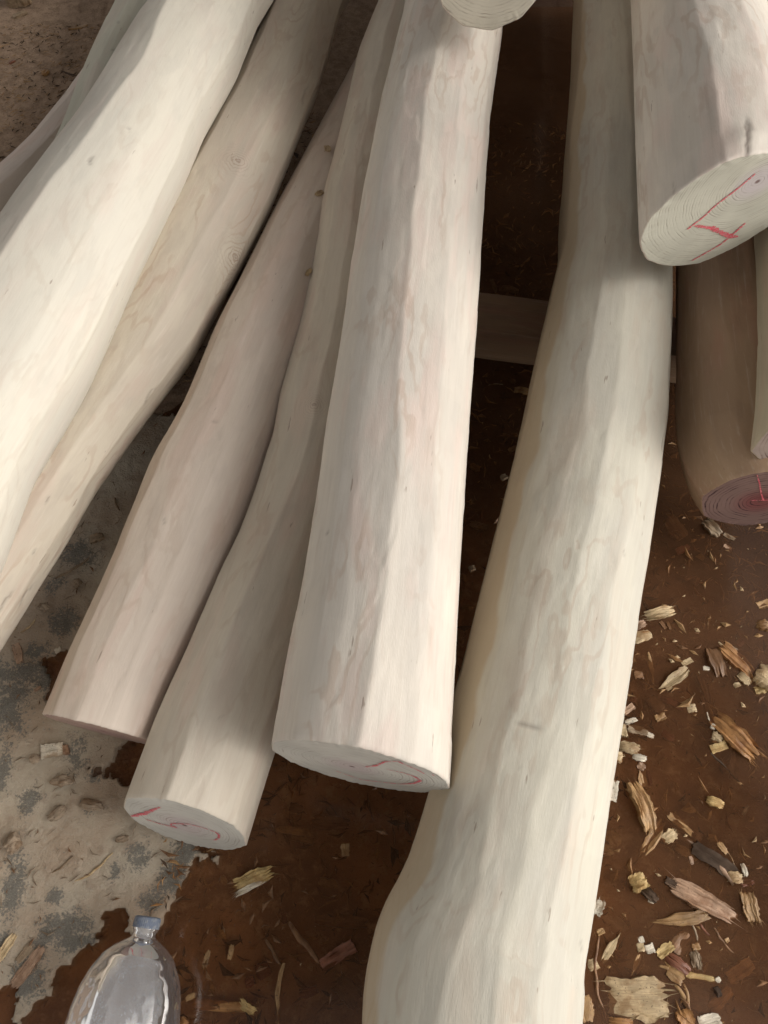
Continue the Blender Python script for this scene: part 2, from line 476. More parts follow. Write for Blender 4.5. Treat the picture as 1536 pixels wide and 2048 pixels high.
def make_log(key, mat, seed, label, ext_far=0.8, ext_near=0.0, cut=None, end=None, knots=(), stains=(),
             nt=240, step=0.0055, facets=13, depth=1.0, flat=0.72, scallop=1.0, flank=None):
    """a debarked trunk shaved with a drawknife: long facets whose borders wander as the strokes start and stop.
    cut = (left tip, right tip of the sawn face in the picture, lean of the face)"""
    rng = np.random.RandomState(seed)
    C, R, u = axis_of(key, ext_far, ext_near, step)
    n = len(u)
    T = np.gradient(C, axis=0); T /= np.linalg.norm(T, axis=1)[:, None]
    side = np.cross(T, np.array([0, 0, 1.0])); side /= np.linalg.norm(side, axis=1)[:, None]
    side = -side                                    # picture right
    up = np.cross(side, T); up = np.where(up[:, 2:3] < 0, -up, up)
    th = np.linspace(0, 2 * math.pi, nt, endpoint=False)
    S, TH = np.meshgrid(u, th, indexing='ij')
    acc = np.zeros(S.shape); best = np.full(S.shape, 9.0); tone = np.zeros(S.shape)
    kk = 240.0                                      # how crisp the edges between facets stay
    for k in range(facets):
        tk = 2 * math.pi * (k + rng.uniform(-0.35, 0.35)) / facets
        ph = rng.uniform(0, 50)
        ck = tk + 0.20 * vnoise(u * 1.7 + ph, 0.5, seed + k) + 0.07 * vnoise(u * 7 + ph, 2.5, seed + k)
        # strokes: each shaving starts with a dip and runs out
        ln = rng.uniform(0.10, 0.34)
        q = u / ln + ph + 0.45 * vnoise(u * 3 + ph, 1.5, seed + 50 + k)
        f = q - np.floor(q)
        hs = hash2(np.floor(q), np.full(n, k * 1.0), seed)
        saw = (f - 0.5) * sstep(1.0, 0.86, f)
        dk = 0.978 + 0.016 * vnoise(u * 3.2 + ph, 4.5, seed + k) - 0.014 * depth * saw * (0.3 + 0.7 * hs) + 0.010 * (hs - 0.5) * sstep(0, 0.12, f) * sstep(1, 0.86, f)
        tn = hash2(np.floor(q), np.full(n, k * 1.0), seed + 9)
        dth = (TH - ck[:, None] + math.pi) % (2 * math.pi) - math.pi
        rk = np.where(np.abs(dth) < 1.0, dk[:, None] / np.cos(np.clip(dth, -1.0, 1.0)), 9.0)
        rk = rk + 0.0045 * vnoise(S * 19 + ph, TH * 7 + ph, seed + k) + 0.0024 * vnoise(S * 48 + ph, TH * 22, seed + k + 3) + 0.0004 * vnoise(S * 170 + ph, TH * 40, seed + k + 6)
        sel = rk < best
        tone = np.where(sel, tn[:, None], tone); best = np.where(sel, rk, best)
        acc += np.exp(-kk * np.minimum(rk, 1.4))
    best = -np.log(acc) / kk + 0.004
    best = 1 + (best - best.mean()) * flat
    # short overlapping tool marks: small tilted flats with ragged borders
    ca = S / 0.12 + 0.35 * fbm(S * 9, TH * 2.5, seed + 30, 2); cb = TH * 3.3 + 0.35 * fbm(S * 10 + 9, TH * 3, seed + 31, 2)
    bd = np.full(S.shape, 9.0); mark = np.zeros(S.shape); mt = np.zeros(S.shape)
    ia = np.floor(ca); ib = np.floor(cb)
    for da in (-1, 0, 1):
        for db in (-1, 0, 1):
            ja, jb = ia + da, ib + db
            qa = ja + hash2(ja, jb, seed + 1); qb = jb + hash2(ja, jb, seed + 2)
            oa, ob = ca - qa, cb - qb
            dd = oa * oa + ob * ob
            sel = dd < bd
            bd = np.where(sel, dd, bd)
            g1 = hash2(ja, jb, seed + 3) - 0.5; g2 = hash2(ja, jb, seed + 4) - 0.5; g3 = hash2(ja, jb, seed + 5)
            mark = np.where(sel, (g1 * oa * 1.2 + g2 * ob * 2.0 + (g3 - 0.5) * 0.5), mark)
            mt = np.where(sel, g3, mt)
    tone = 0.5 * tone + 0.5 * mt
    best = best + mark * 0.0068 * scallop
    lumps = 1 + 0.010 * vnoise(S * 2.4 + seed, np.cos(TH) * 1.3 + 3, seed + 70) + 0.007 * vnoise(S * 6 + seed, np.sin(TH) * 1.6, seed + 71)
    r = R[:, None] * best * lumps
    P = C[:, None, :] + r[..., None] * (np.cos(TH)[..., None] * side[:, None, :] + np.sin(TH)[..., None] * up[:, None, :])
    knot = np.full(S.shape, 1.0); stain = np.zeros(S.shape)
    px, py, pw = proj(P.reshape(-1, 3)); px = px.reshape(S.shape); py = py.reshape(S.shape); pw = pw.reshape(S.shape)
    front = (np.sin(TH) > -0.4)
    nrm = np.cos(TH)[..., None] * side[:, None, :] + np.sin(TH)[..., None] * up[:, None, :]
    for (kx, ky, size, height, heart) in knots:
        d2 = np.where(front & (pw > 0.1), (px - kx) ** 2 + (py - ky) ** 2, 1e9)
        i = np.unravel_index(d2.argmin(), d2.shape)
        d = np.linalg.norm(P - P[i], axis=2)
        P = P + nrm * (height * np.exp(-(d / size) ** 2))[..., None]
        knot = np.minimum(knot, d * (0.022 / size)) if heart else knot
    for (kx, ky, dx, dy, wid, strength) in stains:            # short cracks and dark scars: centre, half extent in the picture
        e = max(1.0, math.hypot(dx, dy)); ax, ay = dx / e, dy / e
        lx = (px - kx) * ax + (py - ky) * ay; ly = -(px - kx) * ay + (py - ky) * ax
        ly = ly + 3 * vnoise(lx * 0.12, seed, 5)
        m = np.exp(-(lx / e) ** 4 - (ly / wid) ** 2) * strength * front
        stain = np.maximum(stain, m)
        P = P - nrm * (m * 0.002)[..., None]
    # sawn end
    cap = None
    if cut:
        (lx, ly), (rx, ry), lean = cut
        zc = C[-1][2]
        a = at(lx, ly, zc)[0]; b = at(rx, ry, zc)[0]
        ch = b - a; ch /= np.linalg.norm(ch)
        hor = np.cross(ch, np.array([0, 0, 1.0])); hor /= np.linalg.norm(hor)
        if hor @ T[-1] < 0: hor = -hor
        nn = hor * math.cos(lean) + np.array([0, 0, 1.0]) * math.sin(lean)
        vv = np.cross(nn, ch); vv = vv if vv[2] > 0 else -vv
        C0 = (a + b) / 2
        sh = ((C0 - P[-1]) @ nn) / (T[-1] @ nn)
        sh = sh + 0.0008 * vnoise(th * 26, 0.5, seed + 60) + 0.0016 * np.maximum(0, vnoise(th * 9, 3.5, seed + 61)) ** 3
        blend = sstep(u[-1] - 0.30, u[-1] - 0.0005, u)
        P = P + (blend[:, None] * sh[None, :])[..., None] * T[-1][None, None, :]
        # soft worn rim
        rim = P[-1].copy()
        cen = rim.mean(0)
        inn = rim + (cen - rim) / np.linalg.norm(cen - rim, axis=1)[:, None] * 0.0022
        P = np.concatenate([P, (inn + nn * 0.0012)[None]], 0)
        for arr in ('S', 'tone', 'knot', 'stain', 'r'):
            pass
        S = np.vstack([S, S[-1:]]); tone = np.vstack([tone, tone[-1:]]); knot = np.vstack([knot, knot[-1:]])
        stain = np.vstack([stain, stain[-1:]]); r = np.vstack([r, r[-1:]]); TH = np.vstack([TH, TH[-1:]])
        cap = (inn + nn * 0.0012, nn, ch, vv)
    m = len(P)
    i = np.arange(m - 1)[:, None]; j = np.arange(nt)[None, :]; j2 = (j + 1) % nt
    quads = np.stack([i * nt + j, i * nt + j2, (i + 1) * nt + j2, (i + 1) * nt + j], -1).reshape(-1, 4)
    fk = np.zeros(S.shape)
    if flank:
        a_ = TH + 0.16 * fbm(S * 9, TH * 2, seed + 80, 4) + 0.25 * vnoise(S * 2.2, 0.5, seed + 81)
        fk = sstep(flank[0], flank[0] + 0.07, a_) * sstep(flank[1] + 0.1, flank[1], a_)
    grain = np.stack([r * np.cos(TH), r * np.sin(TH), S], -1)
    org = C[len(C) // 2]
    polys = [list(range(nt))]
    if not cut: polys.append(list(range((m - 1) * nt, m * nt))[::-1])
    # facing: make the normals point outward
    v = P.reshape(-1, 3)
    q0 = quads[len(quads) // 2]
    nn_ = np.cross(v[q0[1]] - v[q0[0]], v[q0[2]] - v[q0[0]])
    if nn_ @ (v[q0[0]] - C[np.argmin(np.linalg.norm(C - v[q0[0]], axis=1))]) < 0:
        quads = quads[:, ::-1]
    me = mesh_np("peeled_log", v - org, quads=quads, polys=polys, attrs={
        "grain": grain.reshape(-1, 3), "tone": tone.ravel(), "knot": knot.ravel(), "stain": stain.ravel(), "flank": fk.ravel()})
    o = link("peeled_log", me, mat, loc=org)
    tag(o, label, "log", "peeled logs lying side by side")
    face = None
    if cap:
        rim, nn, ch, vv = cap
        emat, pith, marks = end
        cen = rim.mean(0)
        pc = cen + ch * pith[0] + vv * pith[1]
        rings = 26
        V = []; G = []
        for q in range(rings):
            t = q / rings
            pts = rim + (pc - rim) * t
            V.append(pts + nn * (0.0009 * (1 - (1 - t) ** 2) + 0.0007 * vnoise(np.cos(th) * 3 * (1 - t), np.sin(th) * 3 * (1 - t), seed))[:, None] * min(1.0, t * 8))
        for q in range(2, rings):                     # behind the ragged rim the face is flat
            off = (V[q] - pc) @ nn
            V[q] = V[q] - (off - 0.0006)[:, None] * nn[None] * sstep(1, 4, q)
        V = np.vstack(V + [pc[None] + nn * 0.0006])
        d = V - pc
        G = np.stack([d @ ch, d @ vv, np.zeros(len(V))], -1)
        qi = np.arange(rings - 1)[:, None]
        cq = np.stack([qi * nt + j, qi * nt + j2, (qi + 1) * nt + j2, (qi + 1) * nt + j], -1).reshape(-1, 4)
        last = (rings - 1) * nt
        ct = np.stack([last + np.arange(nt), last + (np.arange(nt) + 1) % nt, np.full(nt, rings * nt)], -1)
        nn2 = np.cross(V[cq[0][1]] - V[cq[0][0]], V[cq[0][2]] - V[cq[0][0]])
        if nn2 @ nn < 0: cq = cq[:, ::-1]; ct = ct[:, ::-1]
        face = link("cut_end", mesh_np("cut_end", V - org, quads=cq, tris=ct, attrs={"grain": G}), emat, o)
        for poly in marks:
            crayon(poly, pc, nn, org, face, seed, rim, ch, vv)
    return o


def crayon(poly, p0, nn, org, parent, seed, rim, ch, vv):
    """a red crayon stroke on a sawn face: (x, y, width) picture points dropped on the face's plane"""
    pts = []
    for (x, y, w) in poly:
        d = ray(x, y); t = ((p0 - EYE) @ nn) / (d @ nn)
        pts.append((EYE + d * t, w / FPX * t))
    A = np.array([p for p, w in pts]); W = np.array([w for p, w in pts])
    s = np.r_[0, np.cumsum(np.linalg.norm(np.diff(A, axis=0), axis=1))]
    m = max(8, int(s[-1] / 0.0012)); u = np.linspace(0, s[-1], m)
    A = np.stack([np.interp(u, s, A[:, k]) for k in range(3)], 1); W = np.interp(u, s, W)
    T = np.gradient(A, axis=0); T /= np.linalg.norm(T, axis=1)[:, None]
    N = np.cross(T, nn)
    wl = W * (0.5 + 0.28 * vnoise(u * 420, 1.5, seed)); wr = W * (0.5 + 0.28 * vnoise(u * 420, 8.5, seed))
    taper = np.clip(np.minimum(np.arange(m), np.arange(m)[::-1]) / 3.0, 0.25, 1)
    L = A + N * (wl * taper)[:, None] + nn * 0.0016; Rr = A - N * (wr * taper)[:, None] + nn * 0.0016
    V = np.vstack([L, Rr])
    i = np.arange(m - 1)
    keep = hash2(i * 1.0, i * 0.0 + seed, 3) > 0.16
    q = np.stack([i, i + 1, m + i + 1, m + i], -1)[keep]
    flat2 = np.stack([(rim - p0) @ ch, (rim - p0) @ vv], -1)[::4]
    sd = poly_sd((A - p0) @ ch, (A - p0) @ vv, flat2)
    q = q[(sd[:-1] > 0.003)[keep]]
    if not len(q): return None
    nq = np.cross(V[q[0][1]] - V[q[0][0]], V[q[0][2]] - V[q[0][0]])
    if nq @ nn < 0: q = q[:, ::-1]
    return link("crayon_mark", mesh_np("crayon_mark", V - org, quads=q), RED, parent)


make_log('A', WOOD_BRIGHT, 11, "thick pale cream log at the far left, brightest and uppermost of the slanting logs", 0.8, 0.35,
         facets=10, depth=0.7, flat=0.5, scallop=0.7, stains=[(180, 320, 3, -9, 3, .6), (258, 258, 3, 6, 2, .3)])
make_log('B', WOOD_KNOTTY, 12, "knotty log with two ringed knots tucked under the thick cream log", 0.8, 0.3,
         knots=[(475, 322, .020, .003, True), (468, 515, .024, .004, True), (330, 600, .02, .002, False)], facets=11, depth=0.9, flat=0.7,
         stains=[(300, 790, 10, -16, 2, .5), (97, 1000, 4, -8, 2, .6), (52, 1190, 14, -22, 2, .5), (10, 1205, 14, -22, 2.5, .6), (70, 1105, 3, -6, 2, .5), (610, 190, 6, -20, 2, .3)])
PINKISH = make_log('C', WOOD_PINK, 13, "pinkish log whose thin sawn end rests low over the grey sludge", 0.8,
         cut=((84, 1430), (338, 1492), math.radians(-4.5)), end=(END_PINK, (0.0, 0.0), []), facets=13,
         stains=[(329, 1042, 2, 4, 2.5, .6), (430, 842, 6, 2, 2, .3), (206, 1311, 2, 3, 2, .5)])
L4M = [[(258, 1632, 4), (272, 1629, 8), (288, 1626, 9), (306, 1618, 8), (322, 1612, 3)],
       [(290, 1636, 2), (322, 1646, 3), (355, 1654, 3), (343, 1648, 4), (343, 1645, 4), (376, 1646, 3), (402, 1652, 2), (431, 1662, 3), (439, 1668, 5), (438, 1675, 5), (431, 1678, 3), (422, 1677, 2)]]
make_log('D', WOOD_WARM, 14, "slender log with a flared sawn end jutting furthest down beside the wet mud", 0.8,
         cut=((240, 1616), (500, 1680), math.radians(12)), end=(END_PALE, (0.0, 0.0), L4M), facets=13,
         knots=[(627, 812, .013, .002, True)], stains=[(437, 1450, 8, -4, 2, .2)])
L5M = [[(730, 1532, 4), (752, 1529, 6), (770, 1521, 4), (796, 1520, 3), (812, 1528, 5), (832, 1536, 4), (851, 1546, 3)],
       [(861, 1545, 4), (878, 1553, 3), (894, 1561, 3)],
       [(668, 1538, 2), (687, 1545, 3), (723, 1557, 3), (754, 1561, 3), (801, 1566, 4), (827, 1565, 6), (842, 1559, 6), (830, 1551, 5), (806, 1543, 3), (772, 1536, 2)]]
make_log('E', WOOD_CREAM, 15, "thick straight log in the middle with red loops on its sawn end", 0.8,
         cut=((537, 1494), (902, 1573), math.radians(1)), end=(END_PALE, (-0.01, 0.0), L5M), facets=14,
         stains=[(655, 1066, 3, 1, 2, .5)])
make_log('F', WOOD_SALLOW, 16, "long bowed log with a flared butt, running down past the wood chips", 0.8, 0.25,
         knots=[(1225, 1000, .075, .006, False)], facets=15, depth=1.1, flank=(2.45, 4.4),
         stains=[(1058, 1452, 26, 6, 4, .5), (1131, 1578, 3, 1, 3, .6), (1040, 1536, 3, 1, 2, .3), (1163, 1890, 2, 12, 2, .4), (1247, 1108, 1, 8, 1.5, .4)])
L7M = [[(1517, 340, 4), (1478, 373, 4), (1431, 409, 4), (1408, 431, 4), (1386, 448, 5), (1373, 458, 5)],
       [(1384, 450, 4), (1400, 451, 7), (1416, 454, 7), (1424, 455, 10), (1441, 463, 9), (1450, 468, 10), (1462, 472, 10), (1476, 472, 4)],
       [(1496, 439, 5), (1478, 456, 6), (1464, 468, 4), (1441, 487, 4), (1424, 497, 4), (1408, 506, 4), (1381, 521, 3)]]
make_log('G', WOOD_CREAM, 17, "raised log with a red figure four crayoned on its slanting sawn end", 0.8,
         cut=((1283, 462), (1600, 392), math.radians(-8)), end=(END_FOUR, (0.03, 0.062), L7M), facets=12, flat=0.5,
         knots=[(1490, 262, .030, .008, False)],
         stains=[(1490, 268, 2, 40, 5, .85), (1494, 240, 7, 14, 4, .5), (1415, 200, 10, 40, 12, .2), (1345, 330, 2, 10, 2, .4)])
make_log('H', WOOD_CREAM, 18, "coarsely ringed log end lying on top of the middle log", 0.6,
         cut=((870, -50), (1094, -50), 0.0), end=(END_COARSE, (0.0, 0.03), []), facets=11)
L9M = [[(1513, 946, 2), (1519, 965, 3), (1522, 985, 3), (1527, 1000, 3)], [(1500, 999, 2), (1520, 999, 3), (1545, 998, 3)]]
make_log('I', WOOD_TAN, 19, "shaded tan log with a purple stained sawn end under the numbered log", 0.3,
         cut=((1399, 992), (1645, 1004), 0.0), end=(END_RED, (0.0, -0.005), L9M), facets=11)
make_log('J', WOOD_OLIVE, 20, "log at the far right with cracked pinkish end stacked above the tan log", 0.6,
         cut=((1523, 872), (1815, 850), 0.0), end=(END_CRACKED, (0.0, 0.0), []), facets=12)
make_log('K', WOOD_GREEN, 21, "pale greenish log showing behind the thick cream log by the brown dirt", 0.7, 0.2,
         facets=12, stains=[(237, 43, 3, 1, 2, .5), (226, 98, 4, 1, 2, .4), (182, 214, 3, 1, 2, .4)])
make_log('L', WOOD_PINK, 22, "low mauve grey log lowest at the dirt edge, half hidden by paler logs", 0.4, 0.2, facets=12)

# ------------------------------------------------------------------ unseen shed cover added overhead, its edges set to shape the light
s = Sh("shade_roof_underside")
SHADE_ROOFM = s.done(Base_Color=(0.13, 0.11, 0.09), Roughness=0.9)
RX0, RX1, RY0, RY1, RZ = -2.1, 1.9, -0.25, 9.0, 2.7
V = [(x, y, z_) for z_ in (RZ, RZ + 0.06) for x, y in ((RX0, RY0), (RX1, RY0), (RX1, RY1), (RX0, RY1))]
tag(link("shade_roof", mesh_np("shade_roof", V, quads=[(0, 3, 2, 1), (4, 5, 6, 7), (0, 1, 5, 4), (1, 2, 6, 5), (2, 3, 7, 6), (3, 0, 4, 7)], smooth=False), SHADE_ROOFM), kind="structure")

# ------------------------------------------------------------------ timber bearer under the logs
a = at(952, 716, 0)[0]; b = at(1350, 768, 0)[0]
d = (b - a) / np.linalg.norm(b - a); nb = np.array([-d[1], d[0], 0])
a0 = a - d * 0.62; ln = 0.62 + np.linalg.norm(b - a) + 0.55; wd = 0.105; ht = 0.088
nl, nw = 90, 40
perim = []
bev = 0.004
for (x0, z0, x1, z1, k) in ((0, 0, 0, ht, 10), (0, ht, wd, ht, 10), (wd, ht, wd, 0, 10), (wd, 0, 0, 0, 10)):
    for q in range(k):
        t = q / k
        perim.append((x0 + (x1 - x0) * t, z0 + (z1 - z0) * t))
perim = np.array(perim)
c = np.array([wd / 2, ht / 2]); e = np.abs(perim - c); hlf = c
cor = np.minimum(hlf - e[:, ::1], 1).min(1) if False else np.maximum(0, bev - np.abs(hlf[0] - e[:, 0])) * np.maximum(0, bev - np.abs(hlf[1] - e[:, 1])) / bev
perim = perim - np.sign(perim - c) * (cor * 0.4)[:, None]
uu = np.linspace(0, ln, nl)
V = []; G = []
for i, s_ in enumerate(uu):
    w_ = 0.002 * vnoise(s_ * 6, np.arange(len(perim)) * 0.4, 90)
    pr = perim + np.sign(perim - c) * w_[:, None]
    V.append(a0 + d * s_ + nb * pr[:, :1] + np.array([0, 0, 1.0]) * pr[:, 1:])
    G.append(np.stack([pr[:, 0], pr[:, 1] + 0.1, np.full(len(pr), s_)], -1))
V = np.vstack(V); G = np.vstack(G); k = len(perim)
i = np.arange(nl - 1)[:, None]; j = np.arange(k)[None]; j2 = (j + 1) % k
q = np.stack([i * k + j, (i + 1) * k + j, (i + 1) * k + j2, i * k + j2], -1).reshape(-1, 4)
zero = np.zeros(len(V))
me = mesh_np("timber_bearer", V - a0, quads=q[:, ::-1], polys=[list(range(k)), list(range((nl - 1) * k, nl * k))[::-1]], smooth=False,
             attrs={"grain": G, "tone": zero, "knot": zero + 1, "stain": zero})
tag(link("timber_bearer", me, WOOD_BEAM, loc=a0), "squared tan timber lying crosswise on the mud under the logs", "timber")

# ------------------------------------------------------------------ ground and puddle
CR = [(-900, 1050), (-100, 1010), (60, 1000), (240, 880), (300, 830), (390, 830), (350, 1000), (300, 1080), (225, 1190), (150, 1305), (95, 1318), (92, 1330),
      (112, 1345), (108, 1362), (95, 1400), (105, 1425), (180, 1440), (262, 1470), (256, 1490), (236, 1498), (242, 1511), (234, 1529), (211, 1537), (183, 1543),
      (195, 1555), (225, 1551), (250, 1562), (330, 1600), (395, 1660), (402, 1695), (425, 1700), (440, 1715), (441, 1735), (428, 1728), (415, 1722), (398, 1735), (388, 1722),
      (380, 1748), (362, 1768), (364, 1792), (350, 1822), (335, 1838), (318, 1860), (262, 1870), (250, 1862), (250, 1832), (238, 1817), (222, 1828), (205, 1836), (212, 1848),
      (222, 1852), (196, 1862), (190, 1872), (196, 1884), (182, 1894), (165, 1906), (143, 1932), (105, 1945), (108, 1968), (96, 1992), (72, 2008), (55, 2030), (40, 2060),
      (20, 2075), (22, 2040), (35, 2000), (34, 1972), (22, 1968), (0, 1985), (-60, 2000), (-900, 1990)]
CRW = np.array([at(x, y, 0)[0][:2] for x, y in CR])


BL = [(20, 1420, 40, 70), (20, 1350, 60, 25), (70, 1345, 45, 22), (155, 1510, 20, 38), (95, 1345, 22, 45), (8, 1530, 18, 55), (135, 1245, 26, 30), (75, 1305, 25, 18),
      (110, 1170, 20, 20), (160, 1110, 40, 30), (30, 1770, 22, 70), (60, 1600, 16, 30), (282, 1718, 20, 22), (375, 1700, 30, 40), (345, 1760, 30, 35), (310, 1800, 25, 22),
      (125, 1850, 50, 22), (90, 1870, 22, 25), (150, 1885, 40, 16), (60, 1960, 35, 40), (8, 1890, 14, 25), (180, 1620, 14, 12), (115, 1790, 16, 16), (230, 1740, 10, 18), (190, 1560, 20, 14)]


def ground_fields(X, Y):
    w = 0.010 * fbm(X * 28, Y * 28, 3, 4) + 0.006 * vnoise(X * 160, Y * 160, 4)
    sd = poly_sd(X, Y, CRW) + w
    crust = sstep(-0.0012, 0.0026, sd)
    # trodden dirt behind and to the left, drier the further it is from the puddle
    line = (Y - 1.02) + 0.55 * np.maximum(0, -(X + 0.30)) - 6.0 * np.maximum(0, X + 0.12) + 0.05 * fbm(X * 6, Y * 6, 8, 3)
    dirt = sstep(0.0, 0.06, line)
    deep = -0.021 + 0.0045 * fbm(X * 14, Y * 14, 21, 4)
    dry = 0.006 + 0.003 * fbm(X * 18, Y * 18, 31, 4) + 0.0018 * fbm(X * 90, Y * 90, 33, 3)
    z = deep + (dry - deep) * np.maximum(crust, dirt)
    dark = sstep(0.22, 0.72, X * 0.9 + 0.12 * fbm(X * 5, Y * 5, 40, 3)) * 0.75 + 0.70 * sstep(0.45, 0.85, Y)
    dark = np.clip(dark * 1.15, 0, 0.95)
    bl = np.zeros(X.shape)
    for (bx, by, rx, ry) in BL:
        p, t = at(bx, by, 0)
        e = ((X - p[0]) / (rx * 1.25 / FPX * t)) ** 2 + ((Y - p[1]) / (ry * 1.25 / FPX * t)) ** 2
        bl = np.maximum(bl, np.exp(-e))
    bl = bl + 0.22 * fbm(X * 22, Y * 22, 77, 3)
    bl = bl * crust
    return z, crust, dirt, np.clip(dark, 0, 1), bl


def axis_grid(lo, hi, fine, far):
    inner = np.arange(lo, hi, fine)
    g = [0.03, 0.08, 0.2, 0.5, 1.2, 3.0, 8.0, 18.0, far]
    return np.r_[[lo - q for q in g[::-1]], inner, [hi + q for q in g]]


gx = axis_grid(-1.25, 0.95, 0.0036, 40); gy = axis_grid(-0.22, 2.3, 0.0036, 40)
GX, GY = np.meshgrid(gx, gy)
z, crust, dirt, dark, blot = ground_fields(GX, GY)
nx, ny = len(gx), len(gy)
i = np.arange(ny - 1)[:, None]; j = np.arange(nx - 1)[None]
q = np.stack([i * nx + j, i * nx + j + 1, (i + 1) * nx + j + 1, (i + 1) * nx + j], -1).reshape(-1, 4)
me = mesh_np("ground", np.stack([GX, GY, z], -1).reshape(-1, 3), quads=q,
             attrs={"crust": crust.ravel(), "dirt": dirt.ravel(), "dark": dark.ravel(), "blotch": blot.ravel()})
tag(link("ground", me, GROUND), kind="structure")
V = [(-3, -2, 0), (3, -2, 0), (3, 2.4, 0), (-3, 2.4, 0)]
tag(link("water", mesh_np("water", V, quads=[(0, 1, 2, 3)]), WATER), kind="structure")


def ground_z(x, y):
    return float(ground_fields(np.array([[x]]), np.array([[y]]))[0][0, 0])


# ------------------------------------------------------------------ wood chips
def chip_mesh(kind, L, W, T, seed, mud=False):
    rng = np.random.RandomState(seed)
    if kind == 'stick':
        n, k = 16, 8
        u = np.linspace(0, 1, n)
        bend = rng.uniform(-0.10, 0.10) * L
        y = bend * np.sin(u * math.pi) + 0.025 * L * vnoise(u * 6, 0.5, seed)
        zz = 0.02 * L * vnoise(u * 4, 3.5, seed)
        rad = W / 2 * (1 + 0.25 * vnoise(u * 9, 1.5, seed)) * (0.55 + 0.45 * sstep(0, 0.12, u) * sstep(1, 0.75, u))
        th = np.linspace(0, 2 * math.pi, k, endpoint=False)
        V = np.stack([np.repeat((u - 0.5) * L, k), (y[:, None] + rad[:, None] * np.cos(th)).ravel(), (zz[:, None] + 0.8 * rad[:, None] * np.sin(th)).ravel()], -1)
        i = np.arange(n - 1)[:, None]; j = np.arange(k)[None]; j2 = (j + 1) % k
        q = np.stack([i * k + j, (i + 1) * k + j, (i + 1) * k + j2, i * k + j2], -1).reshape(-1, 4)
        return mesh_np("wood_chip", V, quads=q[:, ::-1], polys=[list(range(k)), list(range((n - 1) * k, n * k))[::-1]], smooth=True)
    if kind == 'lump' and not mud:
        kind = 'chip'; L *= 1.1
    if kind == 'lump':
        n, k = 12, 16
        V = []
        for a_ in np.linspace(-math.pi / 2, math.pi / 2, n):
            for b_ in np.linspace(0, 2 * math.pi, k, endpoint=False):
                p = np.array([math.cos(a_) * math.cos(b_), math.cos(a_) * math.sin(b_), math.sin(a_)])
                f = 1 + 0.28 * float(vnoise(p[0] * 2.2 + seed, p[1] * 2.2 + p[2] * 1.7, seed)) + 0.14 * float(vnoise(p[0] * 6 + seed, p[1] * 6 + p[2] * 5, seed))
                V.append((p[0] * L / 2 * f, p[1] * W / 2 * f, p[2] * T / 2 * f))
        i = np.arange(n - 1)[:, None]; j = np.arange(k)[None]; j2 = (j + 1) % k
        q = np.stack([i * k + j, i * k + j2, (i + 1) * k + j2, (i + 1) * k + j], -1).reshape(-1, 4)
        return mesh_np("wood_chip", V, quads=q, smooth=False)
    nl = 12; nw = 7 if kind != 'frayed' else 11
    rag = {'block': 0.05, 'chip': 0.10, 'point': 0.10, 'frayed': 0.13}[kind]
    e0 = np.abs(rng.normal(0, rag, nw + 1)) * L * (0.5 if kind != 'block' else 0.35)
    e1 = np.abs(rng.normal(0, rag, nw + 1)) * L * (0.6 if kind != 'block' else 0.35)
    u = np.linspace(0, 1, nl + 1)[:, None]; v = np.linspace(0, 1, nw + 1)[None]
    x = -L / 2 + e0[None] + u * (L - e0 - e1)[None]
    prof = 1 + 0.12 * vnoise(u * 3 + seed, 0.5, seed)
    if kind == 'point':
        prof = prof * (0.12 + 0.88 * sstep(0, 0.55, u)) * (0.55 + 0.45 * sstep(1.0, 0.8, u))
    elif kind in ('chip', 'frayed'):
        prof = prof * (0.86 + 0.14 * sstep(0, 0.25, u)) * (rng.uniform(0.6, 0.95) + 0.2 * sstep(1, 0.7, u))
    y = (v - 0.5) * W * prof + 0.06 * L * (u - 0.5) ** 2 * rng.uniform(-2, 2) + 0.05 * W * vnoise(u * 7, v * 3, seed)
    y = y + np.where((v < 0.01) | (v > 0.99), 1.0, 0.35) * min(W * 0.10, 0.003) * (hash2(np.floor(u * 40), np.floor(v * 20) + 0 * u, seed) - 0.5)
    camber = rng.uniform(-0.08, 0.12) * L * (1 - (2 * u - 1) ** 2) * (0.4 if kind == 'block' else 1) + rng.uniform(-0.1, 0.1) * W * (2 * v - 1) ** 2
    x = np.broadcast_to(x, (nl + 1, nw + 1)); y = np.broadcast_to(y, x.shape); camber = np.broadcast_to(camber, x.shape)
    ridge = 0.22 * vnoise(v * nw * 0.9 + seed, u * 2.0, seed + 4)
    thin = 1 - (0.6 if kind in ('point', 'frayed') else 0.3) * (np.abs(2 * u - 1) ** 3) + 0 * v
    top = camber + T / 2 * thin * (1 + ridge * 1.6)
    bot = camber - T / 2 * thin * (1 - ridge)
    V = np.vstack([np.stack([x, y, top], -1).reshape(-1, 3), np.stack([x, y, bot], -1).reshape(-1, 3)])
    k = nw + 1; N = (nl + 1) * k
    i = np.arange(nl)[:, None]; j = np.arange(nw)[None]
    q = np.stack([i * k + j, (i + 1) * k + j, (i + 1) * k + j + 1, i * k + j + 1], -1).reshape(-1, 4)
    Q = [q, q[:, ::-1] + N]
    for j in (0, nw):
        ii = np.arange(nl); s_ = np.stack([ii * k + j, (ii + 1) * k + j, (ii + 1) * k + j + N, ii * k + j + N], -1)
        Q.append(s_ if j == nw else s_[:, ::-1])
    for i in (0, nl):
        jj = np.arange(nw); s_ = np.stack([i * k + jj, i * k + jj + 1, i * k + jj + 1 + N, i * k + jj + N], -1)
        Q.append(s_ if i == 0 else s_[:, ::-1])
    Q = np.vstack(Q)
    tris = []
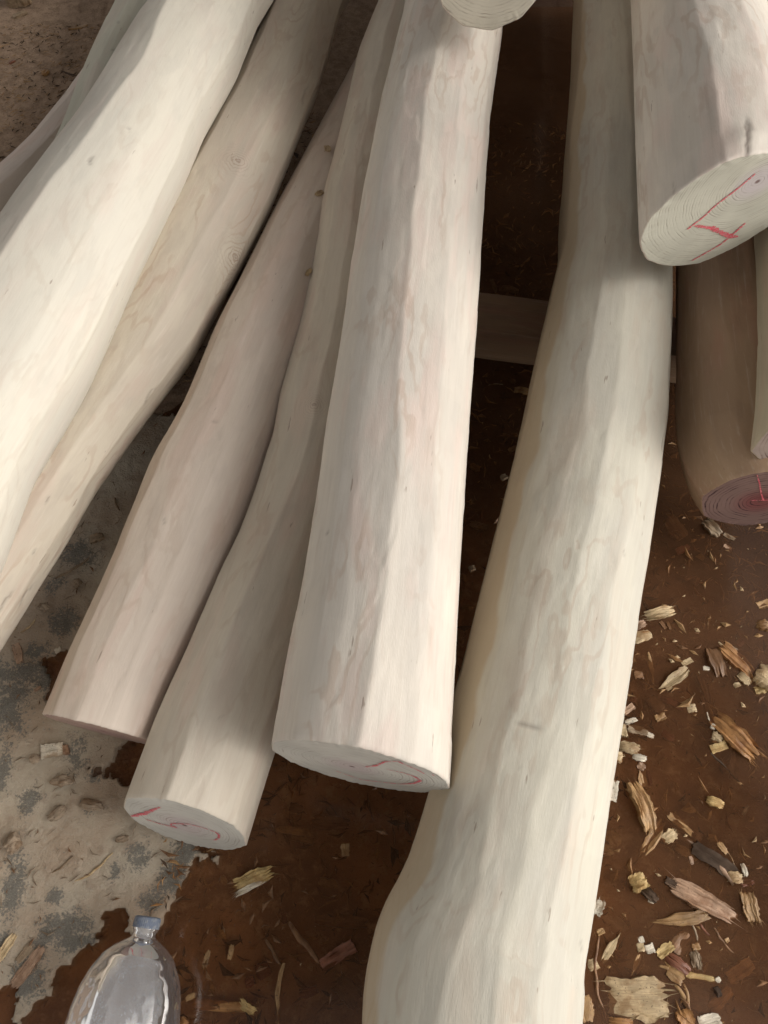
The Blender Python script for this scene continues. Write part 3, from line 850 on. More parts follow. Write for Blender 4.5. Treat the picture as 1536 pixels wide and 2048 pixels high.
    if kind == 'frayed':                                        # loose fibres standing out of both ends
        extra = []
        for m_ in range(int(10 + rng.randint(8))):
            ed = rng.rand() < 0.6
            i0 = (nl if ed else 0); jn = rng.randint(nw + 1)
            b0 = V[i0 * k + jn].copy(); sg = 1 if ed else -1
            ln_ = L * rng.uniform(0.06, 0.22)
            tip = b0 + np.array([sg * ln_, rng.normal(0, 0.35) * ln_, rng.uniform(-0.05, 0.3) * ln_])
            b0[0] -= sg * 0.05 * L
            w_ = W * rng.uniform(0.012, 0.03)
            base = len(V) + len(extra)
            extra += [b0 + (0, w_, 0), b0 - (0, w_, 0), b0 + (0, 0, w_), tip]
            tris += [(base, base + 1, base + 3), (base + 1, base + 2, base + 3), (base + 2, base, base + 3)]
        V = np.vstack([V, np.array(extra)])
    return mesh_np("wood_chip", V, quads=Q, tris=tris, smooth=False)


GROUP_CHIPS = "wood chips strewn over the wet ground"
chip_count = 0


def chip(kind, x1, y1, x2, y2, wpx, colour, place, label, lift=0.0, thick=None):
    """place: f floats in the puddle, s lies under the water, g lies on dry ground"""
    global chip_count
    chip_count += 1
    p1, t = at(x1, y1); p2, _ = at(x2, y2)
    L = float(np.linalg.norm(p2 - p1)); W = wpx / FPX * t
    T = thick if thick else {'stick': W, 'lump': min(L, W) * 0.7}.get(kind, max(0.003, min(0.012, W * 0.36)))
    c = (p1 + p2) / 2
    if place == 'f': zc = -T * 0.18
    elif place == 's': zc = -0.006 - T * 0.5
    else: zc = ground_z(c[0], c[1]) + T * 0.42
    rng = random.Random(chip_count * 7 + 1)
    rot = (rng.uniform(-0.20, 0.20), rng.uniform(-0.07, 0.07), math.atan2(p2[1] - p1[1], p2[0] - p1[0]))
    name = {'stick': 'twig', 'lump': 'wood_crumb'}.get(kind, 'wood_chip')
    o = link(name, chip_mesh(kind, L, W, T, 100 + chip_count, colour == 'mud'), CHIP[colour], loc=(c[0], c[1], zc + lift), rot=rot)
    tag(o, label, "twig" if kind == 'stick' else "wood chip", GROUP_CHIPS)
    return o


CH = [
 # right of the bowed log, from the far end down
 ('lump',1340,1030,1372,1068,34,'brown','s',"blurred brown clump under water between bowed log and purple log end"),
 ('chip',1355,1100,1382,1089,14,'red','s',"reddish brown chip under water just below the blurred brown clump"),
 ('lump',1410,1042,1438,1072,22,'grey','f',"greyish shred cluster touching the underside of the purple log end"),
 ('chip',1447,1067,1470,1080,11,'grey','f',"small grey chip hanging below the purple log end"),
 ('chip',1447,1090,1465,1098,9,'pink','f',"tiny pinkish chip lowest below the purple log end"),
 ('chip',1392,1170,1402,1152,8,'brown','s',"lone dull speck chip in the darkest part of the puddle"),
 ('chip',1515,1213,1542,1204,18,'tan','f',"tan chip at the photo's right edge, upper of two"),
 ('frayed',1511,1248,1545,1256,22,'tan','f',"split tan chip at the photo's right edge, lower of two"),
 ('frayed',1290,1234,1351,1221,20,'pale','f',"ragged pale chip floating alone near the bowed log's swelling"),
 ('chip',1320,1242,1332,1258,9,'brown','f',"small brown chip tucked under the ragged pale chip"),
 ('chip',1334,1243,1341,1260,6,'brown','f',"thin brown sliver under the ragged pale chip"),
 ('chip',1268,1257,1291,1244,19,'pink','f',"pinkish chip between the ragged pale chip and the bowed log"),
 ('chip',1263,1280,1303,1267,21,'pale','f',"pale torn chip touching the bowed log beneath a pinkish chip"),
 ('point',1308,1368,1298,1303,10,'tan','f',"thin upright tan splinter standing apart near the bowed log"),
 ('block',1262,1320,1272,1316,16,'pale','s',"small pale chip half under the bowed log edge"),
 ('block',1268,1349,1286,1349,17,'brown','f',"small square brown chip left of the pale slanting chip"),
 ('point',1317,1382,1378,1337,24,'pale','f',"long pale slanting chip with pointed lower end"),
 ('block',1364,1329,1384,1319,10,'pale','f',"little pale block at the upper tip of the slanting chip"),
 ('block',1332,1378,1343,1372,10,'pale','f',"tiny pale block under the slanting chip"),
 ('chip',1403,1344,1421,1405,16,'brown','s',"dark brown upright chip below the tiny white block"),
 ('block',1406,1336,1420,1337,9,'white','f',"tiny white block floating amid dark brown chips"),
 ('chip',1421,1294,1443,1356,25,'brown','f',"ragged brown chip left of the big orange chip"),
 ('frayed',1441,1289,1515,1354,32,'orange','f',"big orange brown split chip beside the pale porous lump"),
 ('stick',1455,1284,1478,1300,4,'grey','f',"grey sliver above the big orange split chip"),
 ('stick',1437,1284,1462,1304,5,'pale','f',"pale sliver lying on the big orange split chip's tip"),
 ('lump',1512,1345,1552,1372,40,'pale','f',"pale porous lump at the photo's right edge"),
 ('lump',1510,1382,1534,1376,18,'yellow','f',"yellow knob under the pale porous lump"),
 ('chip',1476,1347,1500,1370,19,'pale','f',"pale chip with a dark hole below the big orange chip"),
 ('lump',1468,1372,1480,1368,10,'pale','f',"pale crumb just left of the holed chip"),
 ('chip',1480,1290,1490,1278,10,'red','s',"red speck under water above the big orange chip"),
 ('chip',1322,1392,1370,1416,17,'red','s',"dark red brown chip under water beside a pale cube"),
 ('block',1374,1417,1392,1415,17,'pale','f',"pale cube floating alone below the slanting chip"),
 ('chip',1301,1392,1332,1424,26,'brown','s',"broad dark chip under water left of the pale cube"),
 ('lump',1311,1438,1331,1431,13,'tan','f',"tan crumb below the broad dark submerged chip"),
 ('chip',1262,1392,1275,1400,14,'red','s',"reddish chip under water against the bowed log"),
 ('block',1247,1425,1268,1411,13,'pink','f',"pinkish pale block touching the bowed log"),
 ('chip',1249,1446,1275,1438,9,'white','f',"white shred below the pinkish pale block"),
 ('chip',1255,1454,1297,1466,21,'grey','f',"grey brown chip right of a pale square by the log"),
 ('chip',1294,1468,1308,1474,9,'white','f',"tiny white chip at the tip of the grey brown chip"),
 ('block',1238,1462,1254,1462,24,'pale','f',"pale square chip pressed against the bowed log"),
 ('chip',1326,1462,1352,1478,14,'red','s',"faint red chip under water in open space between white crumbs and the split tan chip"),
 ('frayed',1425,1430,1516,1517,36,'orange','f',"large amber chip split into fingers at its upper end"),
 ('lump',1424,1470,1444,1481,20,'pale','f',"pale knob on the left of the large amber chip"),
 ('lump',1421,1452,1430,1456,9,'white','f',"white crumb above the pale knob beside the amber chip"),
 ('stick',1414,1424,1420,1444,3,'white','f',"white hair thin fibre beside the amber chip's fingers"),
 ('block',1421,1500,1454,1489,17,'yellow','f',"yellowish block under the middle of the large amber chip"),
 ('block',1474,1506,1471,1557,17,'brown','s',"brown upright slat under water below the large amber chip"),
 ('stick',1421,1506,1486,1572,4,'dark','f',"dark slanting twig running below the yellowish block"),
 ('frayed',1234,1492,1281,1500,22,'pale','f',"pale shredded chip upper of two at the bowed log edge"),
 ('frayed',1226,1514,1248,1512,24,'pale','f',"pale stub chip lower of two at the bowed log edge"),
 ('lump',1265,1513,1292,1519,15,'white','f',"white knob above the long upright tan chip"),
 ('lump',1276,1528,1289,1538,14,'pink','f',"pink knob atop the long upright tan chip"),
 ('point',1278,1540,1290,1575,18,'tan','f',"narrow tan neck joining the pink knob to the tan chip"),
 ('frayed',1266,1562,1305,1665,34,'tan','f',"long upright tan chip with striped grain next to the bowed log"),
 ('chip',1299,1538,1305,1571,11,'red','s',"dark pink sliver under water right of the pink knob"),
 ('block',1231,1560,1225,1603,16,'white','f',"white upright chip hugging the bowed log"),
 ('point',1269,1735,1332,1640,26,'tan','s',"leaf shaped brown chip under water pointing to the lower left"),
 ('frayed',1326,1682,1352,1664,28,'pale','f',"pale frayed tuft at the top of the leaf shaped chip"),
 ('chip',1337,1626,1387,1669,18,'tan','f',"flat tan chip slanting above the bark covered stick"),
 ('chip',1384,1662,1408,1678,16,'brown','s',"brown chip under water at the end of the flat tan chip"),
 ('stick',1348,1664,1466,1769,11,'pink','f',"long pinkish stick lying along dark bark"),
 ('chip',1384,1690,1476,1750,27,'dark','f',"dark bark slab beside the long pinkish stick"),
 ('frayed',1452,1752,1486,1758,20,'pale','f',"pale frayed stub at the lower end of the dark bark slab"),
 ('chip',1352,1693,1397,1720,18,'tan','s',"tan chip under water left of the long pinkish stick"),
 ('chip',1380,1712,1386,1730,8,'pink','f',"small pink upright sliver beneath a submerged tan chip"),
 ('chip',1435,1684,1455,1708,11,'tan','f',"narrow tan chip above the dark bark slab"),
 ('stick',1452,1700,1470,1735,3,'tan','f',"fine tan fibre trailing over the dark bark slab"),
 ('chip',1484,1726,1493,1755,10,'white','f',"curled white shaving beside the dark bark slab's end"),
 ('lump',1414,1600,1447,1612,21,'yellow','f',"round pale nub floating alone in open brown water"),
 ('chip',1488,1629,1502,1610,8,'grey','s',"dull grey sliver under water right of the round nub"),
 ('chip',1218,1660,1241,1692,26,'tan','s',"tan chip under water against the bowed log, above a paler one"),
 ('lump',1203,1700,1230,1700,20,'pale','s',"rounded pale chip under water where the bowed log widens"),
 ('lump',1262,1772,1292,1760,28,'yellow','f',"yellowish knob with a dark lump attached"),
 ('lump',1286,1778,1314,1802,22,'dark','f',"dark bluish lump right of the yellowish knob"),
 ('lump',1296,1800,1308,1804,9,'white','f',"white speck at the tip of the dark bluish lump"),
 ('frayed',1338,1765,1476,1838,36,'pink','f',"largest pinkish slab spotted with dark knots"),
 ('lump',1331,1760,1356,1772,16,'dark','f',"black frayed end of the spotted pinkish slab"),
 ('lump',1376,1804,1398,1816,14,'brown','f',"brown crumb under the spotted pinkish slab"),
 ('point',1296,1848,1424,1830,25,'tan','f',"tan spear shaped chip below the spotted pinkish slab"),
 ('frayed',1493,1782,1508,1848,34,'tan','f',"upright fibrous tan slab right of the spotted pinkish slab"),
 ('frayed',1482,1768,1508,1762,14,'red','f',"red shred above the upright fibrous slab"),
 ('frayed',1190,1830,1200,1798,24,'white','f',"white frayed tuft against the bowed log's lower edge"),
 ('point',1240,1864,1202,1926,14,'pale','f',"pale needle splinter leaning from the lower bowed log"),
 ('stick',1196,1870,1216,2052,6,'brown','f',"long brown twig lying along the lower bowed log"),
 ('lump',1194,1866,1208,1860,11,'tan','f',"tan crumb at the top of the long brown twig"),
 ('block',1176,1934,1195,1925,20,'pale','f',"pale block between the long brown twig and bowed log"),
 ('chip',1166,1990,1178,2046,26,'tan','f',"tan strip squeezed between the twig and bowed log at the bottom"),
 ('block',1280,1873,1285,1886,12,'white','f',"small white cube, upper of three by the pale needle splinter"),
 ('block',1274,1896,1289,1894,15,'pale','f',"pale cube, lower left of three near the needle splinter"),
 ('block',1291,1900,1308,1894,17,'white','f',"white cube, right one of three near the needle splinter"),
 ('point',1263,1952,1280,1908,10,'tan','f',"tan splinter hanging below three pale cubes"),
 ('chip',1230,1895,1244,1915,9,'red','s',"red brown sliver under water right of the needle splinter"),
 ('chip',1314,1912,1346,1888,22,'yellow','f',"yellowish chip leaning on a brown chip in the lower pile"),
 ('chip',1349,1907,1378,1867,32,'brown','f',"broad brown chip on top of the lower pile"),
 ('stick',1383,1847,1396,1890,5,'grey','f',"grey bent twig above the lower pile"),
 ('lump',1384,1894,1400,1892,11,'tan','f',"tan crumb at the foot of the grey bent twig"),
 ('frayed',1386,1900,1398,1942,24,'grey','f',"grey fibrous slat beneath the grey bent twig"),
 ('frayed',1330,1907,1381,1948,20,'red','f',"red fibrous chip across the lower pile"),
 ('stick',1371,1950,1440,1963,13,'yellow','f',"yellow stick lying level under the grey fibrous slat"),
 ('lump',1432,1962,1440,1956,10,'white','f',"white tip at the yellow stick's end"),
 ('lump',1431,1974,1440,1994,10,'dark','f',"dark violet scrap below the yellow stick's end"),
 ('chip',1335,1938,1366,1964,24,'tan','f',"rounded tan chip left of the yellow stick"),
 ('stick',1318,1932,1340,1940,8,'tan','f',"short tan peg left of the rounded tan chip"),
 ('stick',1348,1966,1376,2018,8,'tan','f',"left leg of a V of two brown sticks"),
 ('stick',1366,1964,1377,2020,7,'tan','f',"right leg of a V of two brown sticks"),
 ('frayed',1212,1996,1342,1994,78,'pale','f',"widest pale slab with long torn fibres at its right end"),
 ('chip',1216,2042,1268,2046,16,'orange','f',"orange sliver under the widest pale slab"),
 ('chip',1398,2050,1442,2036,28,'white','f',"whitish chip cut off by the photo's bottom edge"),
 ('chip',1420,2022,1468,1978,26,'orange','s',"amber strip under water right of the lower pile, nearer one"),
 ('chip',1458,1958,1510,1924,30,'orange','s',"amber strip under water right of the lower pile, farther one"),
 ('chip',1364,1990,1428,2010,40,'brown','s',"broad brown sheet under water beneath the yellow stick"),
 ('chip',1362,2018,1378,2056,30,'orange','f',"orange brown chip at the bottom edge under the V of sticks"),
 ('stick',1428,1855,1468,1908,5,'brown','f',"thin brown twig right of the grey bent twig"),
 ('block',1450,1882,1458,1878,8,'tan','f',"tan bit on the thin brown twig"),
 ('stick',1400,1847,1420,1872,6,'red','f',"short red twig below the tan spear chip"),
 # between the slender log and the bowed butt
 ('frayed',462,1776,548,1738,30,'yellow','f',"thick pale yellow chip with white torn side, alone in the brown mud"),
 ('frayed',470,1792,540,1756,10,'white','f',"white torn strip along the thick pale yellow chip"),
 ('chip',549,1655,628,1668,13,'tan','s',"long tan sliver under water below the middle log's end"),
 ('chip',580,1673,628,1684,12,'tan','s',"shorter tan sliver under the long one below the middle log's end"),
 ('block',690,1687,691,1713,17,'tan','f',"upright tan block alone under the bowed log's shade"),
 ('chip',637,1760,677,1772,22,'tan','s',"arched tan chip under water right of the thick yellow chip"),
 ('stick',577,1845,647,1940,10,'brown','f',"bent brown stick pointing at a red flat chip"),
 ('block',642,1932,708,1888,25,'red','f',"flat red brown chip next to the bent brown stick"),
 ('stick',531,1876,560,1930,8,'brown','f',"short bent twig left of the bent brown stick"),
 ('stick',566,1926,556,2056,11,'tan','f',"long straight tan stick running off the bottom edge"),
 ('chip',406,1940,419,1899,11,'tan','f',"tan sliver right of the plastic bottle, left of two"),
 ('chip',459,1921,466,1888,8,'tan','f',"tan sliver right of the plastic bottle, right of two"),
 ('chip',376,2008,494,2016,20,'orange','f',"wide amber strip near the bottle at the bottom"),
 ('frayed',478,2002,512,2026,15,'yellow','f',"frayed yellow chip at the right end of the wide amber strip"),
 ('chip',371,1999,392,1988,12,'tan','f',"small tan chip above the wide amber strip"),
 ('chip',362,2036,376,2050,14,'orange','f',"small amber chip under the wide amber strip by the bottle"),
 ('lump',511,1946,538,1936,24,'red','s',"reddish lump under water left of the long straight stick, upper one"),
 ('lump',489,1968,507,1960,18,'red','s',"reddish lump under water left of the long straight stick, lower one"),
 ('chip',597,1990,636,1979,18,'red','s',"red brown chip under water right of the long straight stick"),
 ('chip',672,1962,718,2008,36,'brown','s',"large brown sheet under water beside the bowed butt"),
 ('chip',626,1836,736,1845,22,'brown','s',"long dark slab under water beside the bowed log"),
 ('chip',566,1822,569,1848,11,'red','s',"small red brown chip under water above the bent brown stick"),
 ('chip',578,1612,606,1620,16,'brown','s',"murky brown chip under water right below the middle log's face"),
 ('chip',620,1640,700,1648,24,'brown','s',"broad murky sheet under water between middle and bowed logs"),
 ('chip',655,1612,670,1634,14,'brown','s',"small murky chip under water above the broad murky sheet"),
 ('chip',440,1752,452,1768,10,'tan','s',"small tan speck under water left of the thick yellow chip"),
 ('chip',246,1533,254,1528,10,'tan','s',"small tan crumb under water between pink log end and slender log"),
 # dark gap between the middle log and the bowed log
 ('chip',1015,750,1034,756,13,'grey','g',"pale flake on dark mud just in front of the squared timber"),
 ('chip',1028,780,1062,786,14,'tan','f',"tan flake in the dark gap touching the bowed log"),
 ('stick',976,770,1006,769,3,'grey','f',"thin straight grey splinter in front of the squared timber"),
 ('chip',940,926,962,934,13,'tan','s',"dim tan chip in the dark gap beside the middle log"),
 ('chip',1018,898,1034,890,12,'grey','s',"dim grey chip in the dark gap close to the bowed log"),
 ('lump',1002,958,1014,952,11,'grey','f',"small round crumb in the dark gap near the bowed log"),
 ('frayed',940,1043,978,1052,18,'grey','s',"shredded dim chip low in the dark gap"),
 ('lump',938,1140,950,1136,13,'grey','f',"pale crumb lowest in the dark gap by the middle log"),
 ('chip',1000,564,1040,574,16,'grey','g',"star shaped shaving behind the squared timber"),
 ('chip',985,545,996,575,9,'grey','g',"upright shaving crossing the star shaped one behind the timber"),
 # on the grey sludge at the left
 ('block',86,1507,131,1500,27,'white','g',"split white block lying on the grey sludge below the pinkish log"),
 ('lump',130,1504,142,1500,18,'pink','g',"pinkish crumb against the split white block"),
 ('lump',64,1524,86,1518,18,'mud',"g","muddy lump left of the split white block"),
 ('stick',45,1268,75,1240,4,'pale','g',"curled pale shaving on sludge beside the knotty log, upper one"),
 ('stick',22,1272,38,1256,4,'pale','g',"short pale shaving on sludge touching the knotty log"),
 ('block',113,1306,125,1300,10,'white','g',"small white crumb on sludge left of the pinkish log"),
 ('chip',36,1290,46,1330,15,'pink','g',"pink bark scrap on sludge below the knotty log"),
 ('chip',72,1384,86,1376,8,'pink','g',"small pinkish chip on the sludge beside dark mould"),
 ('lump',165,1608,212,1616,24,'mud','g',"mud caked oval lump beside the slender log's end"),
 ('lump',104,1640,140,1618,22,'mud','g',"rough mud caked lump left of the oval lump"),
 ('lump',14,1700,52,1676,36,'mud','g',"big brown mud lump at the photo's left edge"),
 ('lump',108,1566,150,1562,24,'mud','g',"flat mud lump below the split white block"),
 ('lump',235,1682,262,1676,14,'mud','g',"small mud ridge under the slender log's face"),
 ('stick',152,1764,228,1706,5,'pale','g',"long thin pale twig on the sludge above the bottle"),
 ('stick',108,1746,150,1714,4,'grey','g',"grey fibre left of the long thin pale twig"),
 ('frayed',-4,1926,36,1868,17,'pale','g',"pale splintered sliver at left edge above the puddle"),
 ('frayed',30,1975,92,1892,22,'pink','g',"pinkish fibrous strip on the sludge left of the bottle"),
 ('frayed',38,1925,68,1888,14,'grey','g',"grey fibrous strip next to the pinkish fibrous strip"),
 ('chip',181,1086,211,1076,20,'grey','g',"curled grey chip in the shade between knotty and pinkish logs"),
 ('stick',114,1161,182,1118,5,'grey','g',"long grey shaving in the gap between knotty and pinkish logs"),
 ('stick',232,1000,242,1026,5,'grey','g',"short shaving farthest up the gap between knotty and pinkish logs"),
 ('lump',150,1180,164,1164,18,'mud','g',"mud lump beside the long grey shaving"),
 ('lump',82,1214,104,1222,18,'mud','g',"round mud lump between the knotty log and dark mould"),
 # on the dirt at the top left
 ('chip',138,62,178,56,10,'tan','g',"flat tan chip on the brown dirt, nearest the greenish log"),
 ('chip',28,40,56,30,14,'grey','g',"grey flake on the brown dirt in the photo's top left"),
 ('lump',20,14,66,10,30,'grey','g',"grey clod in the photo's top left corner"),
 ('lump',90,158,100,150,10,'tan','g',"tan crumb on the dirt by the low mauve log"),
 ('chip',20,132,32,126,8,'red','g',"small red scrap on the brown dirt"),
 ('stick',124,146,148,156,4,'dark','g',"short dark twig on the dirt by the low mauve log"),
]
for row in CH:
    chip(*row)
# shavings caught where the slender log lies against the pinkish one
lv = np.empty(len(PINKISH.data.vertices) * 3, np.float32)
PINKISH.data.vertices.foreach_get("co", lv)
lv = lv.reshape(-1, 3) + np.array(PINKISH.location)
lx, ly, lw = proj(lv)
for (cx, cy, L, W, lab) in [(655, 300, 0.034, 0.016, "curly shaving on the pinkish log against the slender one, uppermost of three"),
                            (640, 388, 0.026, 0.013, "curly shaving on the pinkish log against the slender one, middle of three"),
                            (618, 545, 0.028, 0.010, "curly shaving on the pinkish log against the slender one, lowest of three")]:
    d2 = (lx - cx) ** 2 + (ly - cy) ** 2 + np.where(lv[:, 2] > 0.13, 0, 1e6)
    c = lv[int(d2.argmin())]
    chip_count += 1
    o = link("wood_shaving", chip_mesh('frayed', L, W, 0.0025, 300 + chip_count), CHIP['pale'], loc=(c[0], c[1], c[2] + 0.003),
             rot=(0.1, 0.25, 0.9 + 0.4 * (chip_count % 3)))
    tag(o, lab, "wood shaving", GROUP_CHIPS)

# ------------------------------------------------------------------ uncounted fibres and crumbs
def litter(name, n, seed, region, mat, lmin, lmax, wid, dz):
    rng = np.random.RandomState(seed)
    x0, x1, y0, y1 = region
    X = rng.uniform(x0, x1, n); Y = rng.uniform(y0, y1, n)
    keep = fbm(X * 9, Y * 9, seed, 3) > -0.25 + 0.5 * (rng.rand(n) - 0.5)
    X, Y = X[keep], Y[keep]; n = len(X)
    z, crust, dirt, dark, bl = ground_fields(X[None], Y[None])
    z = z[0] + dz
    a = rng.uniform(0, math.pi * 2, n); L = lmin + (lmax - lmin) * rng.rand(n) ** 2.5; W = L * rng.uniform(wid * 0.5, wid, n)
    dx, dy = np.cos(a), np.sin(a)
    lift = rng.uniform(0.0, 0.25, n) * L
    mid = np.stack([X, Y, z + 0.0012 + lift * 0.5], -1); D = np.stack([dx, dy, np.zeros(n)], -1); N = np.stack([-dy, dx, np.zeros(n)], -1)
    bendv = rng.uniform(-0.25, 0.25, n)
    A = mid - D * (L / 2)[:, None] + N * (bendv * L)[:, None] - [0, 0, 0.0012]
    B = mid + D * (L / 2)[:, None] + N * (bendv * L)[:, None] + np.stack([0 * L, 0 * L, lift * 0.3], -1)
    V = np.stack([A, mid + N * (W / 2)[:, None], mid - N * (W / 2)[:, None], B, mid + np.stack([0 * W, 0 * W, 0.0005 + W * 0.4], -1)], 1).reshape(-1, 3)
    b = np.arange(n)[:, None] * 5
    tris = np.concatenate([b + np.array([t]) for t in ((0, 4, 1), (0, 2, 4), (3, 1, 4), (3, 4, 2), (0, 1, 2), (3, 2, 1))])
    return tag(link(name, mesh_np(name, V, tris=tris, smooth=False), mat), kind="stuff")


litter("sawdust_fibres", 9000, 1, (-1.25, -0.25, 1.0, 2.3), CHIP['tan'], 0.004, 0.030, 0.13, 0.001)
litter("bark_crumbs", 5000, 2, (-1.25, -0.25, 1.0, 2.3), CHIP['dark'], 0.004, 0.022, 0.25, 0.001)
litter("sawdust_fibres", 900, 3, (-0.85, -0.25, -0.12, 1.0), CHIP['mud'], 0.004, 0.028, 0.15, 0.001)
litter("bark_crumbs", 500, 4, (-0.85, -0.25, -0.12, 1.0), CHIP['brown'], 0.003, 0.016, 0.3, 0.001)
litter("sunken_fibres", 6000, 5, (-0.35, 0.85, -0.15, 1.9), CHIP['brown'], 0.005, 0.045, 0.22, 0.007)
litter("sunken_fibres", 4000, 15, (-0.35, 0.85, -0.15, 1.9), CHIP['tan'], 0.005, 0.040, 0.20, 0.007)
litter("sunken_bark", 2500, 16, (-0.35, 0.85, -0.15, 1.9), CHIP['dark'], 0.006, 0.035, 0.35, 0.007)
litter("sunken_fibres", 1200, 6, (-0.35, 0.25, -0.15, 0.55), CHIP['orange'], 0.004, 0.025, 0.22, 0.005)
litter("sunken_flakes", 700, 8, (0.05, 0.95, -0.15, 1.9), CHIP['tan'], 0.006, 0.030, 0.7, 0.006)
litter("sunken_flakes", 260, 9, (-0.35, 0.25, -0.15, 0.6), CHIP['tan'], 0.006, 0.028, 0.6, 0.006)
litter("floating_crumbs", 700, 10, (0.20, 0.95, -0.15, 0.95), CHIP['tan'], 0.003, 0.020, 0.5, 0.019)
litter("floating_crumbs", 400, 11, (0.20, 0.95, -0.15, 0.95), CHIP['brown'], 0.004, 0.024, 0.5, 0.018)
litter("floating_crumbs", 160, 12, (0.30, 0.95, -0.15, 0.80), CHIP['pale'], 0.003, 0.014, 0.6, 0.0195)
litter("floating_shreds", 140, 21, (0.33, 0.95, -0.15, 0.80), CHIP['tan'], 0.010, 0.045, 0.28, 0.0185)
litter("floating_shreds", 120, 22, (0.33, 0.95, -0.15, 0.80), CHIP['orange'], 0.010, 0.045, 0.28, 0.018)
litter("floating_crumbs", 500, 13, (-0.33, 0.2, -0.15, 0.6), CHIP['brown'], 0.004, 0.024, 0.4, 0.018)
litter("sawdust_fibres", 260, 7, (-0.35, 0.85, -0.15, 0.9), CHIP['pale'], 0.002, 0.008, 0.5, 0.0185)

# ------------------------------------------------------------------ plastic bottle
def bottle_mat():
    s = Sh("thin_clear_plastic")
    p = s.n("TexCoord").outputs["Object"]
    dust = s.ramp(s.noise(p, 320, 3, 0.7), 0.50, 0.74)
    film = s.ramp(s.noise(p, 16, 3), 0.35, 0.7, 0.20, 0.33)
    lw = s.n("LayerWeight", Blend=0.35).outputs["Facing"]
    tr = s.n("BsdfTransparent", Color=(0.93, 0.94, 0.95, 1))
    df = s.n("BsdfDiffuse", Color=(0.66, 0.67, 0.69, 1))
    f = s.math('ADD', film, s.math('MULTIPLY', dust, 0.13))
    f = s.math('ADD', f, s.math('MULTIPLY', s.math('POWER', lw, 3.0), 0.35), True)
    m1 = s.n("MixShader", Fac=f)
    s.t.links.new(tr.outputs[0], m1.inputs[1]); s.t.links.new(df.outputs[0], m1.inputs[2])
    nrm = s.bump(s.noise(p, 24, 2), 0.25, 0.01)
    gl = s.n("BsdfGlossy", Color=(1, 1, 1, 1), Roughness=0.06, Normal=nrm)
    fr = s.n("Fresnel", IOR=1.5, Normal=nrm)
    m2 = s.n("MixShader", Fac=s.math('MULTIPLY', fr.outputs[0], 0.75, True))
    s.t.links.new(m1.outputs[0], m2.inputs[1]); s.t.links.new(gl.outputs[0], m2.inputs[2])
    s.t.links.new(m2.outputs[0], s.out.inputs[0])
    return s.m


BOT = bottle_mat()
s = Sh("blue_cap_plastic")
p = s.n("TexCoord").outputs["Object"]
CAPM = s.done(Base_Color=s.mix(s.ramp(s.noise(p, 160, 4), 0.42, 0.66), (0.12, 0.15, 0.21), (0.22, 0.235, 0.26)), Roughness=0.5)

zb = 0.084
pt, t = at(297, 1833, zb); pb, _ = at(255, 2010, zb)
ax = (pb - pt) / np.linalg.norm(pb - pt)
mpp = t / FPX
rot_z = math.atan2(ax[1], ax[0])
bot = bpy.data.objects.new("plastic_bottle", None); COL.objects.link(bot)
bot.location = tuple(pt); bot.rotation_euler = (0, 0, rot_z)
tag(bot, "clear dented plastic bottle with blue cap lying in the puddle", "bottle")
prof = [(8, 19), (16, 22), (20, 25.5), (24, 25.5), (26, 21.5), (35, 21.5), (39, 25), (45, 37), (54, 51), (68, 67), (98, 85), (128, 96), (168, 103), (215, 107),
        (262, 108), (268, 105.5), (274, 105.5), (280, 108), (330, 108), (336, 105.5), (342, 105.5), (348, 108), (400, 107), (420, 101), (432, 87), (436, 40), (432, 10)]
pr = np.array(prof, float) * mpp
s_ = np.r_[0, np.cumsum(np.linalg.norm(np.diff(pr, axis=0), axis=1))]
uu = np.linspace(0, s_[-1], 150); px_ = np.interp(uu, s_, pr[:, 0]); pr_ = np.interp(uu, s_, pr[:, 1])
w = np.hanning(7); w /= w.sum()
pr_[4:-4] = np.convolve(np.r_[[pr_[0]] * 3, pr_, [pr_[-1]] * 3], w, 'valid')[4:-4]
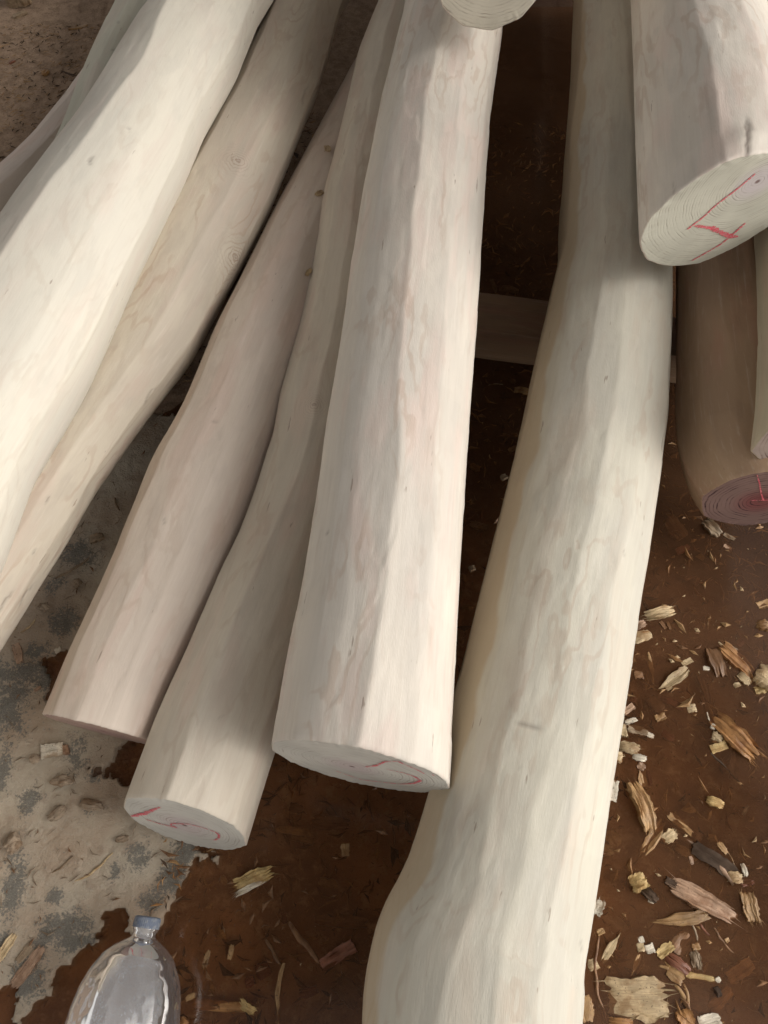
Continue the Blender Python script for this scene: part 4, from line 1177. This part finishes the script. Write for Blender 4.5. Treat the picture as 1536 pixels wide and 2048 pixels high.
nt = 96; th = np.linspace(0, 2 * math.pi, nt, endpoint=False)
PX, TH = np.meshgrid(px_, th, indexing='ij'); PR = np.repeat(pr_[:, None], nt, 1)
body = sstep(50 * mpp, 110 * mpp, PX)
# buckled panels: the wall has caved in along flat planes, leaving creases
for (tc_, k_, amp) in ((math.radians(62), 0.955, 1.0), (math.radians(128), 0.975, 1.0), (math.radians(20), 0.985, 1.0)):
    dth = (TH - tc_ + math.pi) % (2 * math.pi) - math.pi
    lim = np.where(np.abs(dth) < 1.0, PR * (k_ + 0.03 * np.sin(PX * 14 + tc_)) / np.cos(np.clip(dth, -1, 1)), 9)
    PR = PR * (1 - body) + np.minimum(PR, lim) * body
PR = PR * (1 + 0.010 * body * vnoise(PX * 22, TH * 2.2, 5))
V = np.stack([PX, PR * np.cos(TH), PR * np.sin(TH)], -1).reshape(-1, 3)
n = len(px_); i = np.arange(n - 1)[:, None]; j = np.arange(nt)[None]; j2 = (j + 1) % nt
q = np.stack([i * nt + j, i * nt + j2, (i + 1) * nt + j2, (i + 1) * nt + j], -1).reshape(-1, 4)
link("bottle_body", mesh_np("bottle_body", V, quads=q[:, ::-1]), BOT, bot)
cp = np.array([(0, 1), (0, 22), (1.2, 24.8), (4, 25.8), (20, 26.4), (20.5, 25.0)]) * mpp
nt = 120; th = np.linspace(0, 2 * math.pi, nt, endpoint=False)
rr = np.repeat(cp[:, 1][:, None], nt, 1)
rr[2:5] *= (1 - 0.022 * (np.arange(nt) % 3 == 0))[None]
V = np.stack([np.repeat(cp[:, 0][:, None], nt, 1), rr * np.cos(th), rr * np.sin(th)], -1).reshape(-1, 3)
n = len(cp); i = np.arange(n - 1)[:, None]; j = np.arange(nt)[None]; j2 = (j + 1) % nt
q = np.stack([i * nt + j, i * nt + j2, (i + 1) * nt + j2, (i + 1) * nt + j], -1).reshape(-1, 4)
link("bottle_cap", mesh_np("bottle_cap", V, quads=q[:, ::-1], polys=[list(range(nt))], smooth=False), CAPM, bot)
